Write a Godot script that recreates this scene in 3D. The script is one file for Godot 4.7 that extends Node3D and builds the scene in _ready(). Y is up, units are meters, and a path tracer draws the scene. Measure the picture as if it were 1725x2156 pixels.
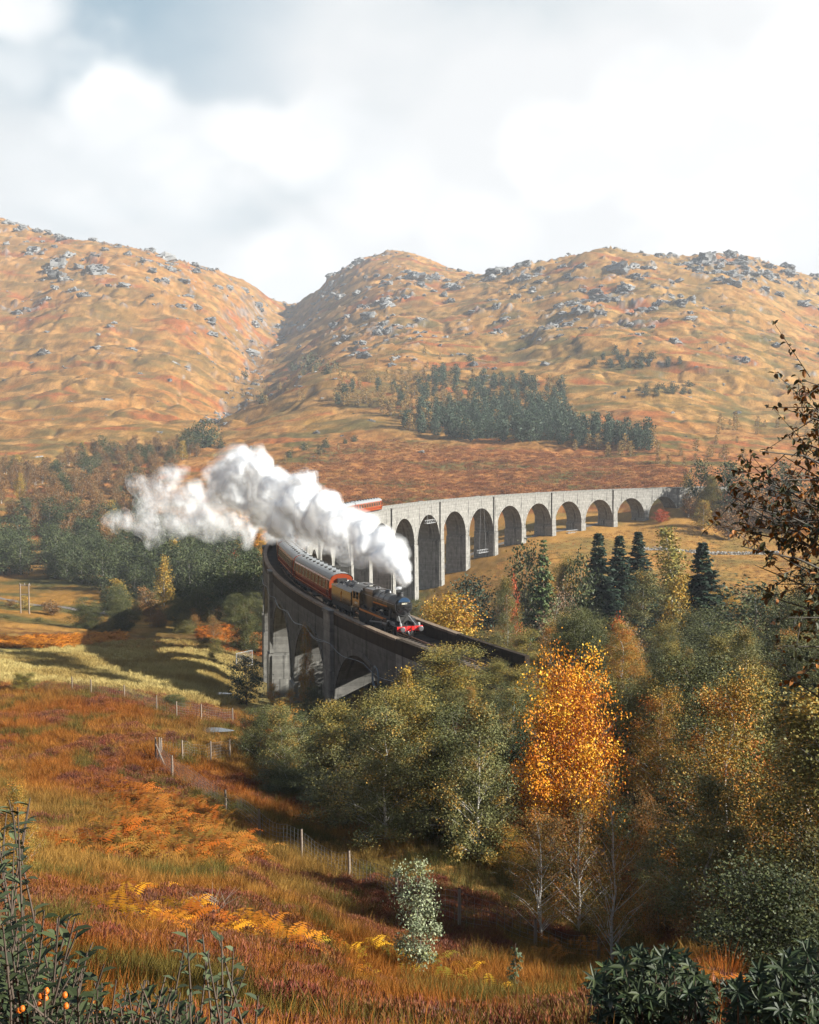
extends Node3D
# A steam train on a curved concrete viaduct in an autumn valley. Metres, y up. The photograph was taken
# from a hillside: the eye is at (0, EYE, 0); the track is a circle of radius RAD round (CX, CZ).

const EYE := 46.7
const PITCH := 0.064
const FD := 2282.0          # focal length in survey units (see place())
const CX := 220.4
const CZ := -195.1
const RAD := 241.4
const TH0 := 3.479          # bearing of the refuge number 0 and the angle between refuges (two arches)
const DTH := 0.1408
const TOP := 30.0           # parapet top
const RAIL := 29.0
const HALF := 3.15          # half width over the parapets

var rng := RandomNumberGenerator.new()
var n1 := FastNoiseLite.new()
var n2 := FastNoiseLite.new()
var n3 := FastNoiseLite.new()
var n4 := FastNoiseLite.new()
var M := {}
var taken := {}

func numbered(called: String) -> String:
	var k: int = taken.get(called, 0)
	taken[called] = k + 1
	return called if k == 0 else "%s_%03d" % [called, k]

func tag(o: Node3D, label: String, category := "", group := "", kind := "") -> Node3D:
	if label: o.set_meta("label", label)
	if category: o.set_meta("category", category)
	if group: o.set_meta("group", group)
	if kind: o.set_meta("kind", kind)
	return o

func thing(called: String, label: String, category: String, t := Transform3D(), group := "", kind := "") -> Node3D:
	var o := Node3D.new()
	o.name = numbered(called)
	o.transform = t
	add_child(o)
	return tag(o, label, category, group, kind)

func obj(called: String, mesh: Mesh, m: Material, parent: Node = self, t := Transform3D()) -> MeshInstance3D:
	var o := MeshInstance3D.new()
	o.name = numbered(called) if parent == self else called
	o.mesh = mesh
	if m: o.material_override = m
	o.transform = t
	parent.add_child(o, true)
	return o

func dup(proto: Node3D, t: Transform3D, label := "", group := "") -> Node3D:
	var o: Node3D = proto.duplicate()
	o.name = numbered(String(proto.name).rstrip("0123456789").rstrip("_"))
	o.transform = t
	add_child(o)
	if label: o.set_meta("label", label)
	if group: o.set_meta("group", group)
	return o

# --- survey: a sighting (column, distance ahead, row) from the tripod gives a point of the place
func drop(row: float) -> float:
	var v := (row - 1078.0) / FD
	return (v * cos(PITCH) + sin(PITCH)) / (cos(PITCH) - v * sin(PITCH))

func place(col: float, depth: float, row: float) -> Vector3:
	var d := drop(row)
	return Vector3((col - 862.5) / FD * depth * (cos(PITCH) + d * sin(PITCH)), EYE - d * depth, -depth)

func on_ground(col: float, depth: float) -> Vector3:
	var x := (col - 862.5) / FD * depth
	var y := ground(x, -depth)
	x = (col - 862.5) / FD * depth * (cos(PITCH) + (EYE - y) / depth * sin(PITCH))
	return Vector3(x, ground(x, -depth), -depth)

# --- mesh helpers
class Buf:
	var v := PackedVector3Array()
	var n := PackedVector3Array()
	var c := PackedColorArray()
	var u := PackedVector2Array()
	var i := PackedInt32Array()
	func quad(a: Vector3, b: Vector3, cc: Vector3, d: Vector3, col := Color.WHITE, uv := Rect2(0, 0, 1, 1)) -> void:
		var k := v.size()
		var nn := (cc - a).cross(b - a)
		if nn.length_squared() < 1e-14: nn = (d - a).cross(cc - a)
		nn = nn.normalized()
		v.push_back(a); v.push_back(b); v.push_back(cc); v.push_back(d)
		for q in 4:
			n.push_back(nn); c.push_back(col)
		u.push_back(uv.position); u.push_back(Vector2(uv.end.x, uv.position.y)); u.push_back(uv.end); u.push_back(Vector2(uv.position.x, uv.end.y))
		i.append_array([k, k + 1, k + 2, k, k + 2, k + 3])
	func tri(a: Vector3, b: Vector3, cc: Vector3, col := Color.WHITE) -> void:
		var k := v.size()
		var nn := (cc - a).cross(b - a).normalized()
		v.push_back(a); v.push_back(b); v.push_back(cc)
		for q in 3:
			n.push_back(nn); c.push_back(col); u.push_back(Vector2(0, 0))
		i.append_array([k, k + 1, k + 2])
	# a box with chamfered look is not needed at these sizes; lo..hi, turned by t
	func box(lo: Vector3, hi: Vector3, col := Color.WHITE, t := Transform3D()) -> void:
		var p: Array[Vector3] = []
		for k in 8:
			p.append(t * Vector3(hi.x if k & 1 else lo.x, hi.y if k & 2 else lo.y, hi.z if k & 4 else lo.z))
		var s := hi - lo
		quad(p[4], p[6], p[7], p[5], col, Rect2(0, 0, s.y, s.x)); quad(p[1], p[3], p[2], p[0], col, Rect2(0, 0, s.y, s.x))
		quad(p[5], p[7], p[3], p[1], col, Rect2(0, 0, s.y, s.z)); quad(p[0], p[2], p[6], p[4], col, Rect2(0, 0, s.y, s.z))
		quad(p[2], p[3], p[7], p[6], col, Rect2(0, 0, s.x, s.z)); quad(p[0], p[4], p[5], p[1], col, Rect2(0, 0, s.z, s.x))
	func tube(path: PackedVector3Array, radii: PackedFloat32Array, sides := 6, col := Color.WHITE, caps := true) -> void:
		var base := v.size()
		var up := Vector3.UP
		for k in path.size():
			var d := (path[mini(k + 1, path.size() - 1)] - path[maxi(k - 1, 0)]).normalized()
			if absf(d.dot(up)) > 0.95: up = Vector3.RIGHT if absf(d.x) < 0.8 else Vector3.FORWARD
			var a := d.cross(up).normalized()
			var b := d.cross(a)
			up = -b if b.dot(up) < 0 else b
			b = up; a = b.cross(d)
			for q in sides:
				var w := TAU * q / sides
				var nn := a * cos(w) + b * sin(w)
				v.push_back(path[k] + nn * radii[k]); n.push_back(nn); c.push_back(col); u.push_back(Vector2(float(q) / sides, path[k].y))
		for k in path.size() - 1:
			for q in sides:
				var q2 := (q + 1) % sides
				var a0 := base + k * sides + q; var a1 := base + k * sides + q2
				i.append_array([a0, a1 + sides, a1, a0, a0 + sides, a1 + sides])
		if caps:
			for e in [0, path.size() - 1]:
				var k := v.size()
				var d := (path[0] - path[1]).normalized() if e == 0 else (path[e] - path[e - 1]).normalized()
				for q in sides:
					v.push_back(v[base + e * sides + q]); n.push_back(d); c.push_back(col); u.push_back(Vector2())
				for q in sides - 2:
					i.append_array([k, k + q + 1, k + q + 2] if e != 0 else [k, k + q + 2, k + q + 1])
	func rod(a: Vector3, b: Vector3, r0: float, r1 := -1.0, sides := 6, col := Color.WHITE) -> void:
		tube(PackedVector3Array([a, b]), PackedFloat32Array([r0, r1 if r1 >= 0 else r0]), sides, col)
	# a body turned round the axis at along dir: profile of (distance along, radius)
	func lathe(at: Vector3, dir: Vector3, profile: Array, sides := 20, col := Color.WHITE) -> void:
		for k in profile.size() - 1:
			var p: Vector2 = profile[k]; var q: Vector2 = profile[k + 1]
			if p.is_equal_approx(q): continue
			var a := dir.cross(Vector3.UP if absf(dir.y) < 0.9 else Vector3.RIGHT).normalized()
			var b := a.cross(dir).normalized()
			var base := v.size()
			var t := (q - p).normalized()
			for s in sides + 1:
				var w := TAU * s / sides
				var r := a * cos(w) + b * sin(w)
				var nn := (r * t.x - dir * t.y).normalized()
				for e in [p, q]:
					v.push_back(at + dir * e.x + r * e.y); n.push_back(nn); c.push_back(col); u.push_back(Vector2(float(s) / sides, e.x))
			for s in sides:
				var o := base + s * 2
				i.append_array([o, o + 2, o + 3, o, o + 3, o + 1])
	func done() -> ArrayMesh:
		var m := ArrayMesh.new()
		if v.is_empty(): return m
		var a := []
		a.resize(Mesh.ARRAY_MAX)
		a[Mesh.ARRAY_VERTEX] = v; a[Mesh.ARRAY_NORMAL] = n; a[Mesh.ARRAY_COLOR] = c; a[Mesh.ARRAY_TEX_UV] = u; a[Mesh.ARRAY_INDEX] = i
		m.add_surface_from_arrays(Mesh.PRIMITIVE_TRIANGLES, a)
		return m

func copies(called: String, mesh: Mesh, m: Material, where: Array, tints: PackedColorArray, parent: Node = self) -> MultiMeshInstance3D:
	var mm := MultiMesh.new()
	mm.transform_format = MultiMesh.TRANSFORM_3D
	mm.use_colors = tints.size() > 0
	mm.mesh = mesh
	mm.instance_count = where.size()
	for k in where.size():
		mm.set_instance_transform(k, where[k])
		if tints.size(): mm.set_instance_color(k, tints[k])
	var o := MultiMeshInstance3D.new()
	o.name = numbered(called) if parent == self else called
	o.multimesh = mm
	o.material_override = m
	parent.add_child(o, true)
	return o

func mat(called: String, c: Color, rough := 0.8, vertex := false, metal := 0.0) -> StandardMaterial3D:
	var m := StandardMaterial3D.new()
	m.resource_name = called
	m.albedo_color = c
	m.roughness = rough
	m.metallic = metal
	m.vertex_color_use_as_albedo = vertex
	m.cull_mode = BaseMaterial3D.CULL_DISABLED
	return m

func lin(r: float, g: float, b: float) -> Color:
	return Color(r, g, b).linear_to_srgb()

func leaf_mat(called: String, back: Color, rough := 0.6) -> StandardMaterial3D:
	var m := mat(called, Color.WHITE, rough, true)
	m.backlight_enabled = true
	m.backlight = back
	m.metallic_specular = 0.35
	return m

# --- the lie of the land: sighted points (column, distance, row), interpolated by a thin plate over bearing and log distance
const SIGHTS := [
	[0,7,2156, 0,14,2010, 0,28,1840, 0,45,1695, 0,62,1600, 0,80,1505, 0,95,1448, 0,118,1400, 0,150,1365, 0,172,1340, 0,250,1280, 0,330,1238, 0,420,1150, 0,560,1020, 0,750,931, 0,1000,800, 0,1250,660, 0,1480,535, 0,1800,457, 0,2400,520, 0,3800,760],
	[150,1000,798, 150,1250,655, 150,1560,523, 150,2100,600, 300,8,2156, 300,16,2010, 300,30,1850, 300,42,1745, 300,57,1625, 300,80,1505, 300,105,1445, 300,135,1412, 300,165,1378, 300,200,1340, 300,260,1295, 300,340,1232, 300,450,1120, 300,600,1000, 300,760,920, 300,1000,800, 300,1250,684, 285,1560,531, 300,2200,640, 300,3800,760],
	[450,150,1400, 460,120,1458, 450,220,1330, 450,300,1262, 450,600,1000, 450,760,915, 450,1000,822, 450,1300,700, 450,1640,580, 450,2200,650, 540,1760,603, 555,1400,725, 505,1150,782, 480,1000,832, 570,1650,680, 600,1800,655, 622,1950,634, 640,2500,660, 655,3200,640],
	[560,141,1475, 590,100,1500, 620,250,1310, 700,450,1075, 700,560,1000, 700,700,925, 700,900,812, 700,1200,728, 690,1500,665, 660,1800,618, 700,1850,588, 765,1880,548, 832,1900,535, 905,1930,547, 985,1990,612, 850,2500,650, 850,3800,760],
	[546,41,1775, 363,55,1640, 862,12,2150, 862,20,2085, 862,32,1955, 862,45,1742, 862,65,1590, 862,93,1385, 760,80,1570, 700,60,1690, 911,93,1381, 1108,79,1450, 1540,62,1594, 790,110,1440, 720,165,1400, 830,220,1340, 820,276,1290],
	[878,276,1286, 935,290,1250, 994,305,1213, 1110,333,1157, 1233,359,1128, 1364,392,1100, 1430,420,1034, 1480,440,1050, 860,470,1062, 860,560,1000, 900,700,925, 900,850,838, 900,1050,745, 900,1300,672, 945,1480,620],
	[1100,460,1052, 1100,560,990, 1120,690,928, 1120,820,850, 1120,1030,760, 1120,1300,660, 1005,1540,592, 1120,1560,553, 1150,1560,561, 1265,1500,531, 1312,1520,546, 1400,1530,546, 1530,1520,541, 1600,1550,558, 1650,1600,566, 1725,1650,585, 1265,1950,620, 1500,1950,640, 1725,2150,660, 1300,3800,760],
	[1300,470,1035, 1300,560,985, 1300,690,922, 1300,870,812, 1300,1060,722, 1300,1280,635, 1500,500,1010, 1500,650,950, 1500,820,855, 1500,1020,742, 1500,1260,640, 1725,600,985, 1725,760,905, 1725,1020,782, 1725,1340,680, 1725,420,1090, 2300,400,1120, 2300,800,900, 2300,1500,640, 2300,2600,620],
	[1050,240,1285, 1100,200,1340, 1300,150,1400, 1450,200,1300, 1500,260,1240, 1500,330,1178, 1650,300,1205, 1250,270,1225, 1150,130,1440, 1500,110,1480, 1725,150,1370, 1725,80,1510, 1280,34,2010, 1140,34,1965, 1500,14,2110, 1725,10,2140, 1725,34,1900, 1300,20,2090, 1400,45,1740, 2300,90,1500, 2300,250,1290],
	[-700,12,2130, -700,45,1680, -700,95,1430, -700,200,1330, -700,420,1180, -700,750,930, -700,1250,650, -700,1800,500, -700,3800,700, 2300,30,1900],
]

var ctrl := PackedVector2Array()   # (bearing, log distance)
var wts := PackedFloat64Array()
var lat := PackedFloat32Array()
const LC := 220
const LR := 170
const L0 := 2.1
const L1 := 9.1
const KB := 4.2

func setup_land() -> void:
	var val := PackedFloat64Array()
	for row in SIGHTS:
		for k in range(0, row.size(), 3):
			var p := place(row[k], row[k + 1], row[k + 2])
			add_ctrl(p, val)
	for k in 10:                                                   # round the tripod and behind it
		add_ctrl(Vector3(sin(TAU * k / 10), EYE - 1.7, -cos(TAU * k / 10)), val)
	for k in [[42, -32, 28.4], [70, -8, 28.4], [60, 40, 34], [-60, 30, 45], [-20, 40, 58], [25, 40, 54], [0, 120, 82], [140, 60, 40], [-160, 60, 50], [0, 500, 170], [400, 300, 90], [-500, 300, 150], [0, 3000, 330], [3000, 500, 330], [-3000, 500, 330], [1200, 300, 170], [-1300, 300, 220], [400, -60, 40], [-300, -30, 30], [250, -40, 22], [900, -300, 120], [2500, 1000, 330], [2500, -900, 330], [1000, 1700, 260], [-1000, 1700, 260], [-2500, 1000, 330], [-2500, -900, 330], [0, 1200, 240], [-500, 150, 110], [500, 100, 60], [-70, -50, 33], [-120, -90, 31], [-260, -200, 22], [-500, -380, 45], [-1000, -800, 200], [-1900, -1500, 380], [-100, 0, 36], [1600, -1000, 200]]:
		add_ctrl(Vector3(k[0], k[2], k[1]), val)
	var n := ctrl.size()
	var m := n + 2
	var a: Array[PackedFloat64Array] = []
	for r in m:
		var line := PackedFloat64Array()
		line.resize(m + 1)
		a.append(line)
	for r in n:
		for c in n:
			a[r][c] = kernel(ctrl[r], ctrl[c])
		a[r][r] += 0.02
		a[r][n] = 1.0; a[n][r] = 1.0
		a[r][n + 1] = ctrl[r].y; a[n + 1][r] = ctrl[r].y
		a[r][m] = val[r]
	for c in m:
		var best := c
		for r in range(c + 1, m):
			if absf(a[r][c]) > absf(a[best][c]): best = r
		if best != c:
			var t := a[c]; a[c] = a[best]; a[best] = t
		var pc: PackedFloat64Array = a[c]
		for r in range(c + 1, m):
			var f := a[r][c] / pc[c]
			if f == 0.0: continue
			var pr: PackedFloat64Array = a[r]
			for k in range(c, m + 1): pr[k] -= f * pc[k]
			a[r] = pr
	wts.resize(m)
	for r in range(m - 1, -1, -1):
		var s := a[r][m]
		for k in range(r + 1, m): s -= a[r][k] * wts[k]
		wts[r] = s / a[r][r]
	lat.resize(LC * LR)
	for j in LR:
		for k in LC:
			var q := Vector2(bearing_of(float(k) / (LC - 1)), L0 + (L1 - L0) * j / (LR - 1))
			var s := wts[n] + wts[n + 1] * q.y
			for e in n:
				var db := absf(q.x - ctrl[e].x)
				if db > PI: db = TAU - db
				var ds := q.y - ctrl[e].y
				var d2 := db * db * KB * KB + ds * ds
				if d2 > 1e-9: s += wts[e] * d2 * log(d2)
			lat[j * LC + k] = s

# lattice columns lie close together in front and far apart behind
func bearing_of(t: float) -> float:
	var w := 2.0 * t - 1.0
	return w * 0.62 + (PI - 0.62) * w * w * w * w * w

func bearing_inv(b: float) -> float:
	var w := clampf(b / 0.62, -1.0, 1.0)
	for k in 12:
		w -= (w * 0.62 + (PI - 0.62) * pow(w, 5) - b) / (0.62 + 5.0 * (PI - 0.62) * pow(w, 4))
		w = clampf(w, -1.0, 1.0)
	return (w + 1.0) / 2.0

func kernel(p: Vector2, q: Vector2) -> float:
	var db := absf(p.x - q.x)
	if db > PI: db = TAU - db
	var d2 := db * db * KB * KB + (p.y - q.y) * (p.y - q.y)
	return d2 * log(d2) if d2 > 1e-9 else 0.0

func add_ctrl(p: Vector3, val: PackedFloat64Array) -> void:
	var r := Vector2(p.x, p.z).length()
	ctrl.append(Vector2(atan2(p.x, -p.z), log(r + 8.0)))
	val.append((p.y - EYE) / (r + 8.0))

func lattice(tc: float, s: float) -> float:
	var x := clampf(tc, 0.0, 0.99999) * (LC - 1)
	var y := clampf((s - L0) / (L1 - L0), 0.0, 0.99999) * (LR - 1)
	var i := int(x); var j := int(y)
	x -= i; y -= j
	if i < 1 or j < 1 or i > LC - 3 or j > LR - 3:
		return lerpf(lerpf(lat[j * LC + i], lat[j * LC + i + 1], x), lerpf(lat[(j + 1) * LC + i], lat[(j + 1) * LC + i + 1], x), y)
	var o := (j - 1) * LC + i - 1
	var c0 := cubic_interpolate(lat[o + 1], lat[o + 2], lat[o], lat[o + 3], x); o += LC
	var c1 := cubic_interpolate(lat[o + 1], lat[o + 2], lat[o], lat[o + 3], x); o += LC
	var c2 := cubic_interpolate(lat[o + 1], lat[o + 2], lat[o], lat[o + 3], x); o += LC
	var c3 := cubic_interpolate(lat[o + 1], lat[o + 2], lat[o], lat[o + 3], x)
	return cubic_interpolate(c1, c2, c0, c3, y)

func ground(x: float, z: float) -> float:
	var r := sqrt(x * x + z * z)
	return land(x, z, r, bearing_inv(atan2(x, -z)))

# rocky ground: 0 none .. 1 bare rock
func crag(x: float, y: float, z: float, r: float) -> float:
	var high := smoothstep(40.0, 230.0, y) * smoothstep(600.0, 900.0, r)
	if high <= 0.0: return 0.0
	var region := n1.get_noise_2d(x * 0.7 + 40.0, z * 0.7 - 90.0)
	var a := n2.get_noise_2d(x * 1.1 + 0.4 * z, z * 2.0) + 0.5 * n3.get_noise_2d(x * 0.9, z * 1.3)
	var bias := 0.60 - 0.16 * high - 0.08 * smoothstep(-150.0, 80.0, x) - region * 0.55
	return smoothstep(bias, bias + 0.13, a) * high

# the burn's ravine between the two hills
var burn := PackedVector2Array()
func ravine(x: float, z: float) -> float:
	if burn.is_empty():
		for e in [[640, 2300, 650], [622, 1950, 636], [585, 1600, 665], [553, 1380, 720], [520, 1180, 770], [485, 1000, 830], [455, 850, 880]]:
			var p := place(e[0], e[1], e[2])
			burn.append(Vector2(p.x, p.z))
	var best := 1e9
	for k in burn.size() - 1:
		var q := Geometry2D.get_closest_point_to_segment(Vector2(x, z), burn[k], burn[k + 1])
		best = minf(best, q.distance_squared_to(Vector2(x, z)))
	return sqrt(best)

func land(x: float, z: float, r: float, tc: float) -> float:
	var y := EYE + lattice(tc, log(r + 8.0)) * (r + 8.0)
	# the line's own bench: level formation under the track beyond the abutments
	var dx := x - CX; var dz := z - CZ
	var off := absf(sqrt(dx * dx + dz * dz) - RAD)
	if off < 14.0:
		var th := atan2(dz, dx)
		if th < 0.0: th += TAU
		var k := (th - TH0) / DTH
		if k < -5.5 and th > 2.2 or k > 5.0 and th < 4.9:
			y = lerpf(y, lerpf(RAIL - 0.75, y, smoothstep(4.0, 13.0, off)), smoothstep(-5.55, -5.9, k) if k < 0.0 else smoothstep(5.0, 5.3, k))
		elif off < 10.0 and y > 24.0 and k > -5.5 and k < 5.0:
			y = lerpf(24.0 + 0.2 * (y - 24.0), y, smoothstep(5.0, 10.0, off))
	if y > 395.0: y = 395.0 + 45.0 * (1.0 - exp((395.0 - y) / 60.0))
	# relief: broad swells, gullies and knolls on the hills; hummocks close by
	var far := smoothstep(380.0, 1100.0, r)
	if far > 0.0:
		var g := n1.get_noise_2d(x * 0.35, z * 0.35)
		var w := 1.0 - absf(n1.get_noise_2d(x * 0.7 + 500.0, z * 0.7))
		y += far * (g * 16.0 + (w * w - 0.55) * 6.0 + n2.get_noise_2d(x * 0.5, z * 0.5) * 3.0)
		var led := 1.0 - absf(n2.get_noise_2d(x * 0.22 + 0.12 * z - 900.0, z * 0.75))
		y += far * (led * led - 0.5) * 8.0
		var gul := absf(n2.get_noise_2d(x * 0.42 + 700.0, z * 0.24))
		y -= far * 2.0 * (1.0 - smoothstep(0.0, 0.12, gul))
		var c := crag(x, y, z, r)
		y += far * (c * 3.2 + n3.get_noise_2d(x * 0.9, z * 0.9) * 0.35)
		y += c * n3.get_noise_2d(x * 1.7, z * 1.7) * 3.0
		if absf(tc - 0.40) < 0.12 and r > 780.0 and r < 2400.0:
			var v := ravine(x, z)
			v = maxf(0.0, v + n2.get_noise_2d(x * 0.7, z * 0.7) * 30.0)
			y -= far * 15.0 * (1.0 - smoothstep(0.0, 85.0, v)) + far * 5.0 * (1.0 - smoothstep(0.0, 14.0, v))
	var mid := smoothstep(420.0, 480.0, r) * (1.0 - smoothstep(650.0, 800.0, r))
	y += mid * (n3.get_noise_2d(x * 1.5, z * 1.5) * 1.0 + n2.get_noise_2d(x * 1.2, z * 1.2) * 1.5)
	var near := 1.0 - smoothstep(250.0, 500.0, r)
	y += near * smoothstep(3.0, 10.0, r) * (n2.get_noise_2d(x * 2.2, z * 2.2) * 0.55 + n3.get_noise_2d(x * 5.0, z * 5.0) * 0.22 + n4.get_noise_2d(x * 4.0, z * 4.0) * 0.10)
	return y

func mixc(a: Color, b: Color, t: float) -> Color:
	return a.lerp(b, clampf(t, 0.0, 1.0))

# what grows there: linear base colour of the ground
func cover(x: float, y: float, z: float, r: float, slope: float) -> Color:
	var a := n1.get_noise_2d(x * 0.9 + 100.0, z * 0.9)
	var b := n2.get_noise_2d(x * 1.3 - 300.0, z * 1.3)
	var c := n3.get_noise_2d(x * 1.1, z * 1.1 + 70.0)
	var d := n4.get_noise_2d(x, z)
	var col: Color
	if r > 420.0:
		col = mixc(Color(0.33, 0.150, 0.040), Color(0.25, 0.145, 0.042), 0.5 + a * 1.6)
		col = mixc(col, Color(0.42, 0.225, 0.075), 0.30 + b * 1.8 + c)
		col = mixc(col, Color(0.30, 0.095, 0.030), (n2.get_noise_2d(x * 0.4 + 900.0, z * 0.8) - 0.20) * 6.0)
		col = mixc(col, Color(0.17, 0.12, 0.045), (n3.get_noise_2d(x * 0.35, z * 0.8) - 0.12) * 3.0)
		var heath := (1.0 - smoothstep(640.0, 800.0, r + a * 140.0)) * smoothstep(-260.0, 60.0, x + b * 80.0)
		col = mixc(col, mixc(Color(0.23, 0.080, 0.028), Color(0.32, 0.14, 0.045), 0.5 + c * 2.2 + d * 1.5), heath)
		col = mixc(col, Color(0.42, 0.25, 0.10), smoothstep(150.0, 800.0, x + b * 200.0) * 0.5)
		col = mixc(col, Color(0.13, 0.10, 0.035), (n2.get_noise_2d(x * 0.6 - 250.0, z * 1.3) - 0.12) * 3.5 * smoothstep(330.0, 90.0, y))
		col = mixc(col, Color(0.09, 0.05, 0.022), smoothstep(0.22, 0.36, n3.get_noise_2d(x * 1.2 + 31.0, z * 2.4)) * 0.4 * smoothstep(600.0, 800.0, r))
		var gul := absf(n2.get_noise_2d(x * 0.42 + 700.0, z * 0.24))
		col = mixc(col, Color(0.11, 0.07, 0.03), (1.0 - smoothstep(0.0, 0.03, gul)) * 0.7 * smoothstep(700.0, 900.0, r))
		if r > 780.0 and x < 0.0 and x > -450.0: col = mixc(col, Color(0.07, 0.06, 0.04), (1.0 - smoothstep(0.0, 10.0, ravine(x, z) + n2.get_noise_2d(x * 0.7, z * 0.7) * 30.0 + c * 9.0)) * 0.7)
		var k := crag(x, y, z, r)
		k = maxf(k, smoothstep(1.15, 1.4, slope + c * 0.3) * smoothstep(600.0, 800.0, r))
		col = mixc(col, mixc(Color(0.07, 0.07, 0.07), Color(0.25, 0.245, 0.24), 0.5 + n4.get_noise_3d(x * 0.8, y * 1.6, z * 0.8) * 2.6), k * clampf(0.75 + n4.get_noise_2d(x * 0.5, z * 0.9) * 1.6, 0.0, 1.0))
		col = mixc(col, Color(0.30, 0.115, 0.030), 0.18 * smoothstep(150.0, -150.0, x) * smoothstep(600.0, 900.0, r))
		col = col * (0.90 + d * 0.32 + c * 0.22)
	else:
		col = mixc(Color(0.30, 0.125, 0.030), Color(0.22, 0.12, 0.035), 0.5 + a * 1.5)
		col = mixc(col, Color(0.36, 0.19, 0.055), 0.3 + b * 1.6)
		col = mixc(col, Color(0.13, 0.055, 0.025), (c + d * 0.6) * 2.0)
		# the pale meadow outside the bend
		var mead := smoothstep(96.0, 112.0, -z) * (1.0 - smoothstep(168.0, 182.0, -z + b * 10.0)) * smoothstep(-75.0, -58.0, x) * (1.0 - smoothstep(-12.0, -2.0, x))
		col = mixc(col, mixc(Color(0.33, 0.27, 0.10), Color(0.26, 0.20, 0.07), 0.5 + c * 2.0), mead)
		var vale := smoothstep(185.0, 230.0, -z) * (1.0 - smoothstep(360.0, 420.0, r)) * (1.0 - smoothstep(0.0, 50.0, x))
		col = mixc(col, mixc(Color(0.10, 0.085, 0.03), Color(0.30, 0.15, 0.035), 0.4 + b * 2.5), vale)
		var field := smoothstep(10.0, 50.0, x) * smoothstep(180.0, 230.0, -z)
		col = mixc(col, mixc(Color(0.38, 0.20, 0.055), Color(0.24, 0.16, 0.05), 0.3 + b * 2.5 + c), field)
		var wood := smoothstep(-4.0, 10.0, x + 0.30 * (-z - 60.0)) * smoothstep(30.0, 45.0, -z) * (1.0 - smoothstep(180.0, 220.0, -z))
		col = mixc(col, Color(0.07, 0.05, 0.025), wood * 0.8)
		col = col * (1.0 + d * 0.3)
	return Color(clampf(col.r, 0.01, 0.6), clampf(col.g, 0.008, 0.6), clampf(col.b, 0.004, 0.6))

func build_land() -> void:
	var cols := PackedFloat32Array()
	var b := -0.44
	while b < 0.44:
		cols.append(b); b += 0.0018
	for side in [-1.0, 1.0]:
		var e := 0.44; var st := 0.004
		var ex := PackedFloat32Array()
		while e < PI - 0.02:
			ex.append(side * e); e += st; st = minf(st * 1.12, 0.09)
		if side < 0:
			ex.reverse(); ex.append_array(cols); cols = ex
		else: cols.append_array(ex)
	cols.append(PI); cols.insert(0, -PI)
	var rows := PackedFloat32Array()
	var s := log(8.5)
	while s < log(450.0 + 8.0):
		rows.append(exp(s) - 8.0); s += 0.0125
	var split := rows.size()
	rows.append(450.0)
	s = log(458.0)
	while s < log(2700.0):
		s += 0.0034; rows.append(exp(s) - 8.0)
	while s < log(3100.0):
		s += 0.06; rows.append(exp(s) - 8.0)
	var nc := cols.size(); var nr := rows.size()
	var sn := PackedFloat32Array(); var cs := PackedFloat32Array(); var tc := PackedFloat32Array()
	for k in nc:
		sn.append(sin(cols[k])); cs.append(-cos(cols[k])); tc.append(bearing_inv(cols[k]))
	var pos := PackedVector3Array()
	pos.resize(nc * nr)
	for j in nr:
		var r := rows[j]
		for k in nc:
			var x := sn[k] * r; var z := cs[k] * r
			pos[j * nc + k] = Vector3(x, land(x, z, r, tc[k]), z)
	var nor := PackedVector3Array(); nor.resize(nc * nr)
	var col := PackedColorArray(); col.resize(nc * nr)
	for j in nr:
		var ja := maxi(j - 1, 0) * nc; var jb := mini(j + 1, nr - 1) * nc
		for k in nc:
			var n := (pos[j * nc + (k + 1 if k < nc - 1 else 1)] - pos[j * nc + (k - 1 if k > 0 else nc - 2)]).cross(pos[jb + k] - pos[ja + k])
			n = n.normalized()
			if n.y < 0: n = -n
			nor[j * nc + k] = n
			var p := pos[j * nc + k]
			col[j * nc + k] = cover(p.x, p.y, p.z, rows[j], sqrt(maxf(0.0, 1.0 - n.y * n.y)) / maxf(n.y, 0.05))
	for part in 2:
		var j0 := 0 if part == 0 else split
		var j1 := split if part == 0 else nr - 1
		var a := []
		a.resize(Mesh.ARRAY_MAX)
		a[Mesh.ARRAY_VERTEX] = pos.slice(j0 * nc, (j1 + 1) * nc)
		a[Mesh.ARRAY_NORMAL] = nor.slice(j0 * nc, (j1 + 1) * nc)
		a[Mesh.ARRAY_COLOR] = col.slice(j0 * nc, (j1 + 1) * nc)
		var ix := PackedInt32Array()
		ix.resize((j1 - j0) * (nc - 1) * 6)
		var w := 0
		for j in j1 - j0:
			for k in nc - 1:
				var o := j * nc + k
				ix[w] = o; ix[w + 1] = o + nc; ix[w + 2] = o + nc + 1; ix[w + 3] = o; ix[w + 4] = o + nc + 1; ix[w + 5] = o + 1
				w += 6
		a[Mesh.ARRAY_INDEX] = ix
		var m := ArrayMesh.new()
		m.add_surface_from_arrays(Mesh.PRIMITIVE_TRIANGLES, a)
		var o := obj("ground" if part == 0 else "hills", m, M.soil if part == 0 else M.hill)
		tag(o, "autumn heath and meadow of the valley floor and near slopes" if part == 0 else "orange grassy mountainsides with grey crags under the sky", "", "", "structure")

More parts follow.
